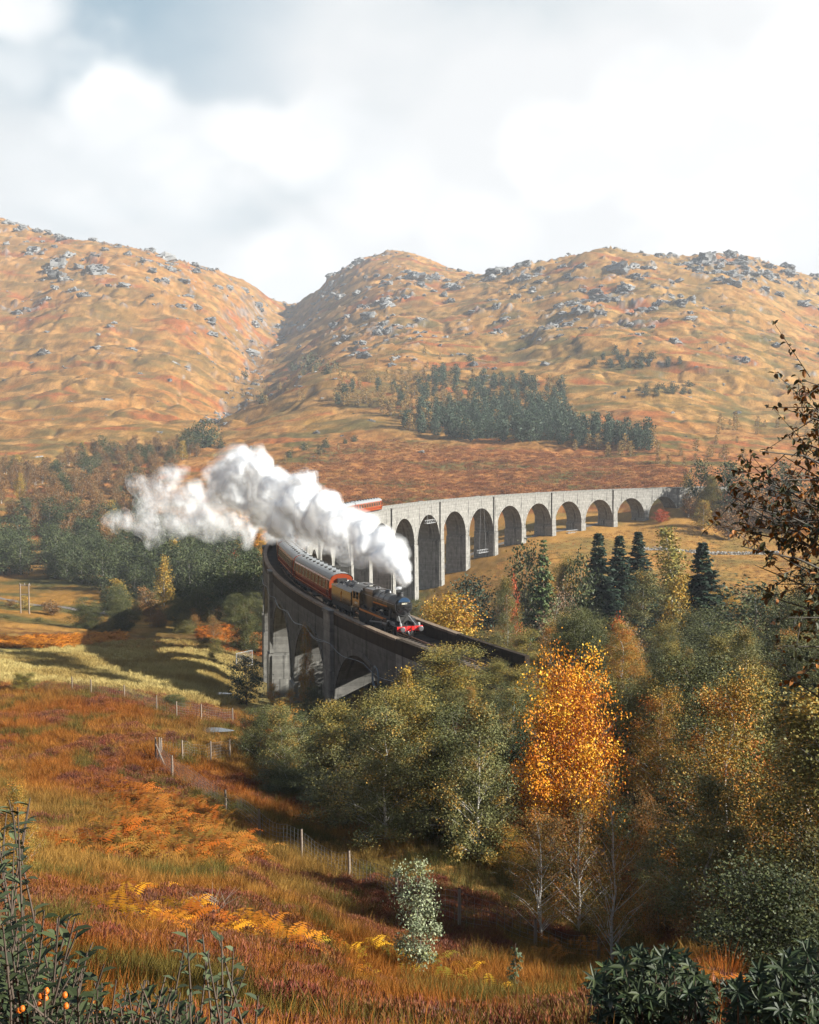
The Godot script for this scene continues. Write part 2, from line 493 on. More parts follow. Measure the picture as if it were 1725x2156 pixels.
func gray_noise(size: int, freq: float, lo: float, hi: float, octaves := 4, sd := 1) -> ImageTexture:
	var n := FastNoiseLite.new()
	n.seed = sd
	n.noise_type = FastNoiseLite.TYPE_SIMPLEX_SMOOTH
	n.frequency = freq
	n.fractal_octaves = octaves
	var im := n.get_seamless_image(size, size)
	im.convert(Image.FORMAT_RGB8)
	for y in size:
		for x in size:
			var v := lerpf(lo, hi, im.get_pixel(x, y).r)
			im.set_pixel(x, y, Color(v, v, v))
	return ImageTexture.create_from_image(im)

func normal_noise(size: int, freq: float, strength: float, sd := 5) -> ImageTexture:
	var n := FastNoiseLite.new()
	n.seed = sd
	n.frequency = freq
	n.fractal_octaves = 4
	var im := n.get_seamless_image(size, size)
	im.convert(Image.FORMAT_RGB8)
	im.bump_map_to_normal_map(strength)
	return ImageTexture.create_from_image(im)

func concrete_tex() -> ImageTexture:    # 8 m by 8 m: boards, lifts, runs of lime and dirt
	var size := 512
	var im := Image.create(size, size, false, Image.FORMAT_RGB8)
	var fine := FastNoiseLite.new(); fine.frequency = 0.06; fine.seed = 3
	var big := FastNoiseLite.new(); big.frequency = 0.012; big.seed = 9
	var streak := FastNoiseLite.new(); streak.frequency = 0.025; streak.seed = 21
	for y in size:
		var board := 1.0 - 0.06 * smoothstep(0.82, 1.0, fmod(y / 21.3, 1.0)) + 0.07 * fine.get_noise_2d(float(int(y / 21.3)) * 40.0, 7.0)
		var lift := 1.0 - 0.13 * smoothstep(0.955, 1.0, fmod(y / 128.0, 1.0))
		for x in size:
			var w := 0.5 - 0.5 * cos(TAU * x / size)
			var s := lerpf(streak.get_noise_2d(x + size, y * 0.05), streak.get_noise_2d(x, y * 0.05), w)
			var bg := lerpf(big.get_noise_2d(x + size, y), big.get_noise_2d(x, y), w)
			var v := 0.82 * board * lift + 0.03 * fine.get_noise_2d(x, y) + 0.17 * bg
			v += 0.6 * maxf(0.0, s - 0.28) - 0.9 * maxf(0.0, -s - 0.20)
			v = clampf(v, 0.12, 1.0)
			im.set_pixel(x, y, Color(v, v * 0.985, v * 0.955))
	return ImageTexture.create_from_image(im)

func setup_materials() -> void:
	M.soil = mat("ground", Color.WHITE, 0.95, true)
	M.soil.albedo_texture = gray_noise(512, 0.03, 0.55, 1.3, 5, 11)
	M.soil.uv1_triplanar = true; M.soil.uv1_world_triplanar = true; M.soil.uv1_scale = Vector3.ONE * 0.22
	M.soil.normal_enabled = true; M.soil.normal_texture = normal_noise(512, 0.05, 6.0); M.soil.normal_scale = 1.0
	M.soil.metallic_specular = 0.1
	M.hill = mat("hill", Color.WHITE, 0.95, true)
	M.hill.metallic_specular = 0.1
	M.hill.albedo_texture = gray_noise(512, 0.03, 0.7, 1.2, 5, 12)
	M.hill.uv1_triplanar = true; M.hill.uv1_world_triplanar = true; M.hill.uv1_scale = Vector3.ONE * 0.035
	M.hill.normal_enabled = true; M.hill.normal_texture = normal_noise(512, 0.05, 7.0); M.hill.normal_scale = 0.6
	M.concrete = mat("concrete", lin(0.35, 0.35, 0.345), 0.9, true)
	M.concrete.albedo_texture = concrete_tex()
	M.concrete.metallic_specular = 0.2
	M.concrete.uv1_scale = Vector3.ONE / 8.0

func sky_image() -> Image:
	var w := 2048; var h := 1024
	var im := Image.create(w, h, false, Image.FORMAT_RGBF)
	var c1 := FastNoiseLite.new(); c1.seed = 4; c1.frequency = 1.6; c1.fractal_octaves = 6; c1.fractal_gain = 0.52
	var c2 := FastNoiseLite.new(); c2.seed = 77; c2.frequency = 5.0; c2.fractal_octaves = 5
	im.fill(Color(0.24, 0.16, 0.09))
	# heaps of cloud: bearing, height above the horizon, size (radians), and how solid
	var heaps := []
	for e in [[250, 235, 120, 1.0], [330, 330, 110, .7], [540, 300, 110, .9], [620, 330, 110, .9], [420, 400, 160, .5], [40, 75, 90, .9], [60, 200, 90, .35], [800, 430, 130, .6], [1180, 350, 150, 1.0], [1330, 250, 110, .7], [1360, 190, 70, .8], [1560, 300, 170, .8], [1700, 200, 160, 1.0], [1000, 480, 130, .6], [600, 560, 110, .8], [1500, 460, 200, 1.0], [200, 440, 110, .4]]:
		heaps.append([atan((e[0] - 862.5) / FD), -atan((e[1] - 1078) / FD) - PITCH, e[2] / FD, e[3]])
	for y in h / 2 + 6:
		var el := (0.5 - (y + 0.5) / h) * PI
		for x in w:
			var az := wrapf((x + 0.5) / w * TAU, -PI, PI)            # the first column looks along -z
			var d := Vector3(cos(el) * sin(az), sin(el), -cos(el) * cos(az))
			var q := d / (0.30 + maxf(d.y, 0.0))
			var f := c1.get_noise_3d(q.x, q.y * 1.4, q.z)
			var g := c2.get_noise_3d(d.x * 1.3, d.y * 2.0, d.z * 1.3)
			var heap := 0.0
			for e in heaps:
				var da: float = (az - e[0]) / e[2]; var de: float = (el - e[1]) / (e[2] * 0.8)
				var r2 := da * da + de * de
				if r2 < 4.0: heap = maxf(heap, e[3] * (1.0 - smoothstep(0.35, 1.5, sqrt(r2) + g * 1.3 + (0.4 if de < 0.0 else 0.0) * -de)))
			var blue := Color(0.105, 0.165, 0.21).lerp(Color(0.03, 0.07, 0.16), smoothstep(0.32, 1.0, el))
			var front := smoothstep(1.35, 0.6, absf(az - 0.15)) * smoothstep(1.0, 0.52, el)      # the veil hangs over the mountains; blue sky between loose clouds elsewhere
			var right := smoothstep(-0.40, 0.30, az + f * 0.3)
			var low := 1.0 - smoothstep(0.03, 0.50, el + f * 0.15)
			var gap := 1.0 - smoothstep(0.0, 0.20, Vector2((az + 0.24) * 0.8, el - 0.385).length() - g * 0.08 - f * 0.12)
			var veil := clampf((0.78 + 0.25 * low + 0.30 * right - 0.85 * gap) * front + f * 0.55 + 0.10 + 0.12 * g, 0.0, 1.0)
			var grey := Color(0.25, 0.275, 0.29).lerp(Color(0.30 + 0.04 * front, 0.305 + 0.04 * front, 0.31 + 0.04 * front), clampf(0.32 + 0.50 * right * front + 0.8 * f + 0.35 * g + low * 0.40, 0.0, 1.0))
			var col := blue.lerp(grey, veil)
			col = col.lerp(Color(0.47, 0.465, 0.46).lerp(Color(0.30, 0.315, 0.33), clampf(0.40 - g * 1.8, 0.0, 1.0) * 0.6), heap * 0.92)
			im.set_pixel(x, y, col)
	return im

# --- the viaduct: k counts refuges along the bend (arches are half a step), o is the offset outwards from the track
func at(k: float, o: float, y: float) -> Vector3:
	var th := TH0 + DTH * k
	return Vector3(CX + (RAD + o) * cos(th), y, CZ + (RAD + o) * sin(th))

func arc_len(k: float) -> float:
	return k * DTH * RAD

const CROWN := 26.9
const SPRING := 19.4
const PIERW := 2.1         # pier width along the line at the springing

# a strip of wall facing out (side 1) or in (-1) between ka and kb, from y0 to y1
func strip(b: Buf, ka: float, kb: float, o: float, ya0: float, yb0: float, ya1: float, yb1: float, side: float, c := Color.WHITE) -> void:
	var p0 := at(ka, o, ya0); var p1 := at(kb, o, yb0); var p2 := at(kb, o, yb1); var p3 := at(ka, o, ya1)
	var base := b.v.size()
	for p in [p0, p1, p2, p3]: b.v.push_back(p)
	var na := Vector3(cos(TH0 + DTH * ka), 0, sin(TH0 + DTH * ka)) * side
	var nb := Vector3(cos(TH0 + DTH * kb), 0, sin(TH0 + DTH * kb)) * side
	b.n.append_array([na, nb, nb, na])
	for q in 4: b.c.push_back(c)
	var ua := arc_len(ka); var ub := arc_len(kb)
	b.u.append_array([Vector2(ua, -ya0), Vector2(ub, -yb0), Vector2(ub, -yb1), Vector2(ua, -ya1)])
	b.i.append_array([base, base + 1, base + 2, base, base + 2, base + 3] if side > 0 else [base, base + 2, base + 1, base, base + 3, base + 2])

# a block that follows the bend: from ka to kb, offsets o0..o1, heights y0..y1
func block(b: Buf, ka: float, kb: float, o0: float, o1: float, y0: float, y1: float, c := Color.WHITE, steps := 1, flare := 0.0, flare_k := 0.0) -> void:
	for s in steps:
		var a := lerpf(ka, kb, float(s) / steps); var e := lerpf(ka, kb, float(s + 1) / steps)
		for side in [1.0, -1.0]:
			var o := o1 if side > 0 else o0
			var f: float = flare * side
			var p := [at(a - flare_k * (1.0 if s == 0 else 0.0), o + f, y0), at(e + flare_k * (1.0 if s == steps - 1 else 0.0), o + f, y0), at(e, o, y1), at(a, o, y1)]
			var ua := arc_len(a); var ub := arc_len(e)
			if side < 0: b.quad(p[1], p[0], p[3], p[2], c)
			else: b.quad(p[0], p[1], p[2], p[3], c)
			var m := b.u.size() - 4
			var uv := [Vector2(ub, -y0), Vector2(ua, -y0), Vector2(ua, -y1), Vector2(ub, -y1)]
			if side > 0: uv = [uv[1], uv[0], uv[3], uv[2]]
			for q in 4: b.u[m + q] = uv[q]
		b.quad(at(a, o0, y1), at(e, o0, y1), at(e, o1, y1), at(a, o1, y1), c, Rect2(0, 0, o1 - o0, arc_len(e - a)))
		b.quad(at(a, o1, y0), at(e, o1, y0), at(e, o0, y0), at(a, o0, y0), c, Rect2(0, 0, o1 - o0, arc_len(e - a)))
	for e in 2:
		var k := ka if e == 0 else kb
		var kf := ka - flare_k if e == 0 else kb + flare_k
		var p := [at(kf, o0 - flare, y0), at(kf, o1 + flare, y0), at(k, o1, y1), at(k, o0, y1)]
		if e == 1: b.quad(p[1], p[0], p[3], p[2], c)
		else: b.quad(p[0], p[1], p[2], p[3], c)
		var m := b.u.size() - 4
		var uv := [Vector2(o1, -y0), Vector2(o0, -y0), Vector2(o0, -y1), Vector2(o1, -y1)]
		if e == 0: uv = [uv[1], uv[0], uv[3], uv[2]]
		for q in 4: b.u[m + q] = uv[q] + Vector2(k * 31.0, 0)

func build_viaduct() -> void:
	var v := thing("railway_viaduct", "long curved concrete viaduct of tall round arches across the valley", "viaduct")
	var pk := PIERW / (DTH * RAD)          # pier width in k
	var dark := Color(0.15, 0.115, 0.09)
	for bay in 21:
		var ka := -5.5 + bay * 0.5; var kb := ka + 0.5
		var a0 := ka + pk / 2; var a1 := kb - pk / 2
		var rad := (a1 - a0) * DTH * RAD / 2
		var spring := CROWN - rad
		# spandrel walls and soffit of one arch
		var b := Buf.new(); var rings := {1.0: Buf.new(), -1.0: Buf.new()}
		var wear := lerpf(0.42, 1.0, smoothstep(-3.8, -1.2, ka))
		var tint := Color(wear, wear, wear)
		var steps := 22
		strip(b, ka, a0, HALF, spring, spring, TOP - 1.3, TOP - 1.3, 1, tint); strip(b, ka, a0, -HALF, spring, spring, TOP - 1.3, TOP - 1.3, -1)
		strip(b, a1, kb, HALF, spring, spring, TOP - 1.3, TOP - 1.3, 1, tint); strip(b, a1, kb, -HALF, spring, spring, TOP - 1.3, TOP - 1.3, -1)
		for s in steps:
			var w0 := PI * (1.0 - float(s) / steps); var w1 := PI * (1.0 - float(s + 1) / steps)
			var k0 := (a0 + a1) / 2 + cos(w0) * (a1 - a0) / 2; var k1 := (a0 + a1) / 2 + cos(w1) * (a1 - a0) / 2
			var y0 := spring + sin(w0) * rad; var y1 := spring + sin(w1) * rad
			strip(b, k0, k1, HALF, y0, y1, TOP - 1.3, TOP - 1.3, 1, tint); strip(b, k0, k1, -HALF, y0, y1, TOP - 1.3, TOP - 1.3, -1)
			b.quad(at(k0, HALF, y0), at(k0, -HALF, y0), at(k1, -HALF, y1), at(k1, HALF, y1), Color(0.85, 0.85, 0.85), Rect2(0, s * 1.07, 6.3, 1.07))
			# arch ring, a hand's breadth proud
			var r2 := rad + 0.55
			var q0 := (a0 + a1) / 2 + cos(w0) * (a1 - a0) / 2 * r2 / rad; var q1 := (a0 + a1) / 2 + cos(w1) * (a1 - a0) / 2 * r2 / rad
			var z0 := spring + sin(w0) * r2; var z1 := spring + sin(w1) * r2
			for side in [1.0, -1.0]:
				var o: float = side * (HALF + 0.07)
				var ring: Buf = rings[side]
				var c := Color(wear, wear, wear) * 1.08 if side > 0 else Color(1.12, 1.12, 1.12)
				if side > 0:
					ring.quad(at(k1, o, y1), at(k0, o, y0), at(q0, o, z0), at(q1, o, z1), c, Rect2(s, 0, 1, 0.5))
				else:
					ring.quad(at(k0, o, y0), at(k1, o, y1), at(q1, o, z1), at(q0, o, z0), c, Rect2(s, 0, 1, 0.5))
				ring.quad(at(q0, o, z0), at(q1, o, z1), at(q1, o - side * 0.08, z1), at(q0, o - side * 0.08, z0), c)
				ring.quad(at(k0, o, y0), at(k1, o, y1), at(k1, o - side * 0.08, y1), at(k0, o - side * 0.08, y0), c)
		var arch := obj("arch", b.done(), M.concrete, v)
		for side in rings: obj("arch_ring", rings[side].done(), M.concrete, arch)
		# parapets of the bay with their copings, and the walls' band course
		for side in [1.0, -1.0]:
			var p := Buf.new()
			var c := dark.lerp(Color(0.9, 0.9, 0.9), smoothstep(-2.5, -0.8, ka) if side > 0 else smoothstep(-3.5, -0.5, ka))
			var o: float = side * (HALF - 0.22)
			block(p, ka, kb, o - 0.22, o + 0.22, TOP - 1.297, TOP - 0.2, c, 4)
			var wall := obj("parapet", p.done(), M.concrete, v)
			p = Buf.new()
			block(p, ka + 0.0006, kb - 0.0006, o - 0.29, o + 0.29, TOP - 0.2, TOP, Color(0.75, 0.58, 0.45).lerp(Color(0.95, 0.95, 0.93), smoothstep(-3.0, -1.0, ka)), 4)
			obj("coping", p.done(), M.concrete, wall)
	# piers and, at every second one, the refuges with their pilasters
	for j in 22:
		var k := -5.5 + j * 0.5
		var foot := minf(ground(at(k, HALF, 0).x, at(k, HALF, 0).z), ground(at(k, -HALF, 0).x, at(k, -HALF, 0).z)) - 1.0
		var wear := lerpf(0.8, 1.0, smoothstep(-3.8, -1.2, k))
		if j > 0 and j < 21:
			var b := Buf.new()
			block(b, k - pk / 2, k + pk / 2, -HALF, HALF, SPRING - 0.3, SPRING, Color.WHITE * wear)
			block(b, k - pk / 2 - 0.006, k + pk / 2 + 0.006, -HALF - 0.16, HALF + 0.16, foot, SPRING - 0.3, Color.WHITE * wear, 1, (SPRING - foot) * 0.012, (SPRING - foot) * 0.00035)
			obj("pier", b.done(), M.concrete, v)
		if j % 2 == 1:
			for side in [1.0, -1.0]:
				var b := Buf.new()
				var o: float = side * (HALF + 0.22)
				var w2 := 0.032
				var cw := Color.WHITE * (wear if side > 0 else 1.0)
				var y0 := SPRING if j < 21 else foot
				block(b, k - w2, k + w2, o - 0.22, o + 0.22, SPRING, TOP - 0.25, cw)
				block(b, k - w2 - 0.004, k + w2 + 0.004, o - 0.24, o + 0.30, TOP - 0.25, TOP + 0.12, cw * 0.8)
				block(b, k - w2, k + w2, o - 0.3, o + 0.35, foot, SPRING - 0.1, cw, 1, (SPRING - foot) * 0.012, 0.0)
				obj("refuge_pilaster", b.done(), M.concrete, v)
	for e in [[-5.83, -5.5], [5.0, 5.75]]:
		var b := Buf.new()
		block(b, e[0], e[1], -HALF, HALF, 10.0, TOP - 1.3, Color(0.8, 0.8, 0.8), 4)
		obj("abutment", b.done(), M.concrete, v)
		for side in [1.0, -1.0]:
			b = Buf.new()
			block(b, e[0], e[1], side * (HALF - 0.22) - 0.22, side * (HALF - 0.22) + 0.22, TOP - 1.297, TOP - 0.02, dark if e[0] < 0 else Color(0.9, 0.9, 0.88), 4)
			obj("parapet", b.done(), M.concrete, v)
	var deck := Buf.new()
	block(deck, -7.6, 6.4, -HALF + 0.45, HALF - 0.45, TOP - 1.9, TOP - 1.22, Color(0.22, 0.18, 0.15), 90)
	obj("ballast", deck.done(), M.concrete, v)


# where a sighting meets the ground
func seen(col: float, row: float, from := 4.0, most := 2500.0) -> Vector3:
	var d := from
	while d < most:
		var p := place(col, d, row)
		if ground(p.x, p.z) >= p.y:
			var a := d / 1.045; var b := d
			for k in 12:
				var m := (a + b) / 2
				p = place(col, m, row)
				if ground(p.x, p.z) >= p.y: b = m
				else: a = m
			p = place(col, b, row)
			return Vector3(p.x, ground(p.x, p.z), p.z)
		d *= 1.045
	return on_ground(col, most)

# --- trees. A kind is grown once or twice (trunk and crown at a nominal height) and then set out tree by tree
class Kind:
	var called := "tree"
	var category := "tree"
	var h := 8.0
	var w := 6.0
	var base := 0.2          # where the crown begins, as a share of the height
	var form := "round"      # round, birch, bush, column, spread
	var limbs := 18
	var leaves := 6000
	var leaf := 0.14
	var pal := []
	var bark := Color(0.12, 0.10, 0.08)
	var trunk := 0.10
	var clump := 0.13
	var stems := 1
	var made := []

var kinds := {}
var S := 2.0 ** 0.5

func envelope(form: String, t: float) -> float:
	match form:
		"birch": return pow(sin(PI * pow(clampf(t * 0.96 + 0.04, 0, 1), 0.62)), 0.8) * (1.0 - 0.25 * t)
		"bush": return sqrt(maxf(0.0, 1.0 - pow(t, 2.2))) * (0.8 + 0.2 * minf(1.0, t * 5.0))
		"column": return pow(sin(PI * clampf(0.08 + t * 0.9, 0, 1)), 0.5) * (1.0 - 0.3 * t)
		"spread": return sqrt(maxf(0.02, 1.0 - pow(absf(t * 1.5 - 0.55), 2.0) * 0.95))
	return sqrt(maxf(0.02, 1.0 - pow(absf(2.0 * t - 0.95), 2.3)))

func leaf_at(b: Buf, p: Vector3, size: float, col: Color, r: RandomNumberGenerator, droop := 0.0) -> void:
	var d := Vector3(r.randfn(), r.randfn() * 0.7 - droop, r.randfn()).normalized()
	var e := d.cross(Vector3(r.randfn(), r.randfn() + 0.8, r.randfn())).normalized() * size * 0.36
	var q := p + d * size * 0.45
	var k := b.v.size()
	var n := d.cross(e).normalized()
	if n.y < 0: n = -n
	b.v.push_back(p); b.v.push_back(q + e); b.v.push_back(p + d * size); b.v.push_back(q - e)
	for z in 4:
		b.n.push_back(n); b.c.push_back(col)
	b.i.append_array([k, k + 1, k + 2, k, k + 2, k + 3] if d.cross(e).y >= 0 else [k, k + 2, k + 1, k, k + 3, k + 2])

func done_plain(b: Buf) -> ArrayMesh:
	var m := ArrayMesh.new()
	var a := []
	a.resize(Mesh.ARRAY_MAX)
	a[Mesh.ARRAY_VERTEX] = b.v; a[Mesh.ARRAY_NORMAL] = b.n; a[Mesh.ARRAY_COLOR] = b.c; a[Mesh.ARRAY_INDEX] = b.i
	m.add_surface_from_arrays(Mesh.PRIMITIVE_TRIANGLES, a)
	return m

func pick(pal: Array, t: float) -> Color:
	var x := clampf(t, 0.0, 0.9999) * (pal.size() - 1)
	return (pal[int(x)] as Color).lerp(pal[int(x) + 1], x - int(x)) if pal.size() > 1 else pal[0]

func grow(kd: Kind, sd: int) -> Array:
	var r := RandomNumberGenerator.new()
	r.seed = sd * 7919 + 13
	var wood := Buf.new(); var crown := Buf.new()
	var spots: Array[Vector3] = []
	var turns: Array[float] = []
	for st in kd.stems:
		var lean := Vector3(r.randf_range(-1, 1), 0, r.randf_range(-1, 1)) * (0.05 if kd.stems == 1 else 0.22) * kd.h
		var path := PackedVector3Array(); var rad := PackedFloat32Array()
		var off := Vector3.ZERO if kd.stems == 1 else Vector3(r.randf_range(-1, 1), 0, r.randf_range(-1, 1)) * kd.w * 0.12
		var sh: float = kd.h * (1.0 if st == 0 else r.randf_range(0.72, 0.97))
		for k in 8:
			var t := k / 7.0
			path.append(off + lean * t * t + Vector3(r.randfn() * 0.012, 0, r.randfn() * 0.012) * kd.h * (1.0 if k > 0 else 0.0) + Vector3(0, t * sh * 0.95 - (0.3 if k == 0 else 0.0), 0))
			rad.append(kd.trunk * (1.0 - t * 0.88) * (1.25 if k == 0 else 1.0) / sqrt(kd.stems))
		wood.tube(path, rad, 7, kd.bark, false)
		var nl := maxi(6, kd.limbs / kd.stems)
		for i in nl:
			var t := (i + r.randf()) / nl
			var y := sh * (kd.base + (1.0 - kd.base) * t)
			var az := i * 2.39996 + r.randf_range(-0.5, 0.5)
			var reach: float = envelope(kd.form, t) * kd.w * 0.5 * r.randf_range(0.72, 1.12)
			if kd.stems > 1: reach *= 0.75
			var y0 := maxf(sh * 0.06, y - reach * 0.75 - 0.02 * sh)
			var ax := path[clampi(int(y0 / (sh * 0.95) * 7), 0, 6)].lerp(path[clampi(int(y0 / (sh * 0.95) * 7) + 1, 0, 7)], fmod(y0 / (sh * 0.95) * 7, 1.0))
			var tip := Vector3(ax.x + cos(az) * reach, y, ax.z + sin(az) * reach)
			var mid := ax.lerp(tip, 0.5) + Vector3(r.randfn(), r.randfn(), r.randfn()) * reach * 0.07 + Vector3(0, reach * 0.06, 0)
			wood.tube(PackedVector3Array([ax, mid, tip]), PackedFloat32Array([kd.trunk * 0.32 * (1.1 - t), kd.trunk * 0.2 * (1.1 - t), kd.trunk * 0.05]), 4, kd.bark, false)
			var nc := 5 if reach > kd.w * 0.25 else 3
			for c in nc:
				var f := lerpf(0.38, 1.02, (c + r.randf() * 0.6) / nc)
				var p := ax.lerp(mid, f * 2.0) if f < 0.5 else mid.lerp(tip, f * 2.0 - 1.0)
				p += Vector3(r.randfn(), r.randfn() * 0.7, r.randfn()) * kd.w * 0.055
				spots.append(p)
				turns.append(clampf(0.5 + r.randfn() * 0.28 + 0.22 * (f - 0.7), 0.0, 1.0))
				if c > 0: wood.rod(ax.lerp(tip, f * 0.8), p, kd.trunk * 0.06, kd.trunk * 0.03, 3, kd.bark)
		spots.append(path[7]); turns.append(0.6)
	var per := maxi(1, kd.leaves / spots.size())
	var rc: float = kd.w * kd.clump
	for s in spots.size():
		var many := int(per * r.randf_range(0.5, 1.5))
		var fat := r.randf_range(0.7, 1.25)
		for q in many:
			var g := Vector3(r.randfn(), r.randfn() * 0.75, r.randfn()) * rc * 0.62 * fat
			var col := pick(kd.pal, turns[s] + r.randfn() * 0.11)
			var v := r.randf_range(0.80, 1.2)
			leaf_at(crown, spots[s] + g, kd.leaf * r.randf_range(0.65, 1.3), Color(col.r * v, col.g * v, col.b * v), r)
	return [wood.done(), done_plain(crown)]

# spruces: whorls of drooping boughs with sprays of needles; pines: tufted pads on bare limbs
func grow_spruce(kd: Kind, sd: int) -> Array:
	var r := RandomNumberGenerator.new()
	r.seed = sd * 104729
	var wood := Buf.new(); var crown := Buf.new()
	wood.rod(Vector3(0, -0.3, 0), Vector3(0, kd.h, 0), kd.trunk, 0.01, 7, kd.bark)
	var whorls := kd.limbs
	for i in whorls:
		var t := float(i) / whorls
		var y := kd.h * (kd.base + (1.0 - kd.base) * t)
		var reach := kd.w * 0.5 * pow(1.0 - t, 0.80) * r.randf_range(0.85, 1.1) + 0.05 * kd.w * (1.0 - t)
		var nb := 7 if t < 0.7 else 5
		for b in nb:
			var az := TAU * (b + r.randf_range(-0.25, 0.25)) / nb + i * 0.7
			var dir := Vector3(cos(az), 0, sin(az))
			y += r.randf_range(-1.9, 1.9) * (1.0 - t) * kd.h / whorls
			var rr := reach * r.randf_range(0.7, 1.15)
			var tip := Vector3(0, y, 0) + dir * rr + Vector3(0, -rr * r.randf_range(0.15, 0.5) + rr * 0.25 * t * 2.0, 0)
			if rr > 0.4: wood.rod(Vector3(0, y, 0), tip, kd.trunk * 0.12, kd.trunk * 0.03, 3, kd.bark)
			var side := Vector3(-dir.z, 0, dir.x)
			var ns: int = maxi(2, int(kd.leaves / float(whorls * nb) * clampf(rr / (kd.w * 0.3), 0.3, 1.6)))
			var tone := r.randf_range(0.0, 1.0)
			for s in ns:
				var f := (s + r.randf()) / ns
				var root := Vector3(0, y, 0).lerp(tip, 0.12 + 0.88 * f)
				var sd2 := 1.0 if s & 1 else -1.0
				var ln := kd.leaf * r.randf_range(0.7, 1.3) * (1.25 - 0.6 * f) * lerpf(1.0, 0.6, t)
				var d := (dir * 0.75 + side * sd2 * r.randf_range(0.3, 0.9) + Vector3(0, r.randf_range(-0.95, 0.12), 0)).normalized()
				var wv := d.cross(Vector3(r.randfn() * 0.4, 1, r.randfn() * 0.4)).normalized() * ln * 0.30
				var col := pick(kd.pal, tone * 0.6 + 0.4 * f + r.randfn() * 0.12)
				var k := crown.v.size()
				crown.v.push_back(root); crown.v.push_back(root + d * ln * 0.5 + wv); crown.v.push_back(root + d * ln); crown.v.push_back(root + d * ln * 0.5 - wv)
				var n := wv.cross(d).normalized()
				if n.y < 0: n = -n
				for z in 4:
					crown.n.push_back((n + d * 0.3).normalized()); crown.c.push_back(col)
				crown.i.append_array([k, k + 1, k + 2, k, k + 2, k + 3] if d.cross(wv).y >= 0 else [k, k + 2, k + 1, k, k + 3, k + 2])
	return [wood.done(), done_plain(crown)]

func kind(id: String, called: String, form: String, h: float, w: float, base: float, limbs: int, leaves: int, leaf: float, pal: Array, bark := Color(0.12, 0.10, 0.08), trunk := 0.1, clump := 0.13, stems := 1, variants := 2) -> void:
	var k := Kind.new()
	k.called = called; k.form = form; k.h = h; k.w = w; k.base = base; k.limbs = limbs; k.leaves = leaves; k.leaf = leaf
	k.pal = pal; k.bark = bark; k.trunk = trunk; k.clump = clump; k.stems = stems
	k.category = "shrub" if form == "bush" else "tree"
	for v in variants:
		k.made.append(grow_spruce(k, id.hash() % 1000 + v) if form == "spruce" else grow(k, id.hash() % 1000 + v))
	kinds[id] = k

# one tree: its foot at p, its height h, its spread as a share of the kind's usual
func plant(id: String, p: Vector3, h: float, spread: float, label: String, group := "", cat := "", called := "") -> Node3D:
	var k: Kind = kinds[id]
	var s := h / k.h
	var t := Transform3D(Basis(Vector3.UP, rng.randf() * TAU).scaled(Vector3(s * spread, s, s * spread)), p)
	var o := thing(called if called else k.called, label, cat if cat else k.category, t, group)
	var made: Array = k.made[rng.randi() % k.made.size()]
	obj("trunk", made[0], M.bark, o)
	obj("crown", made[1], M.leaf, o)
	return o

# sighted trees: column and distance of the foot, row of the top, width in columns
func sighted(id: String, col: float, depth: float, top: float, width: float, label: String, group := "", cat := "", called := "") -> Node3D:
	var p := on_ground(col, depth)
	var h := maxf(0.8, place(col, depth, top).y - p.y)
	var k: Kind = kinds[id]
	var sp := width / FD * depth / k.w * k.h / h
	return plant(id, p, h, clampf(sp, 0.3, 2.6), label, group, cat, called)

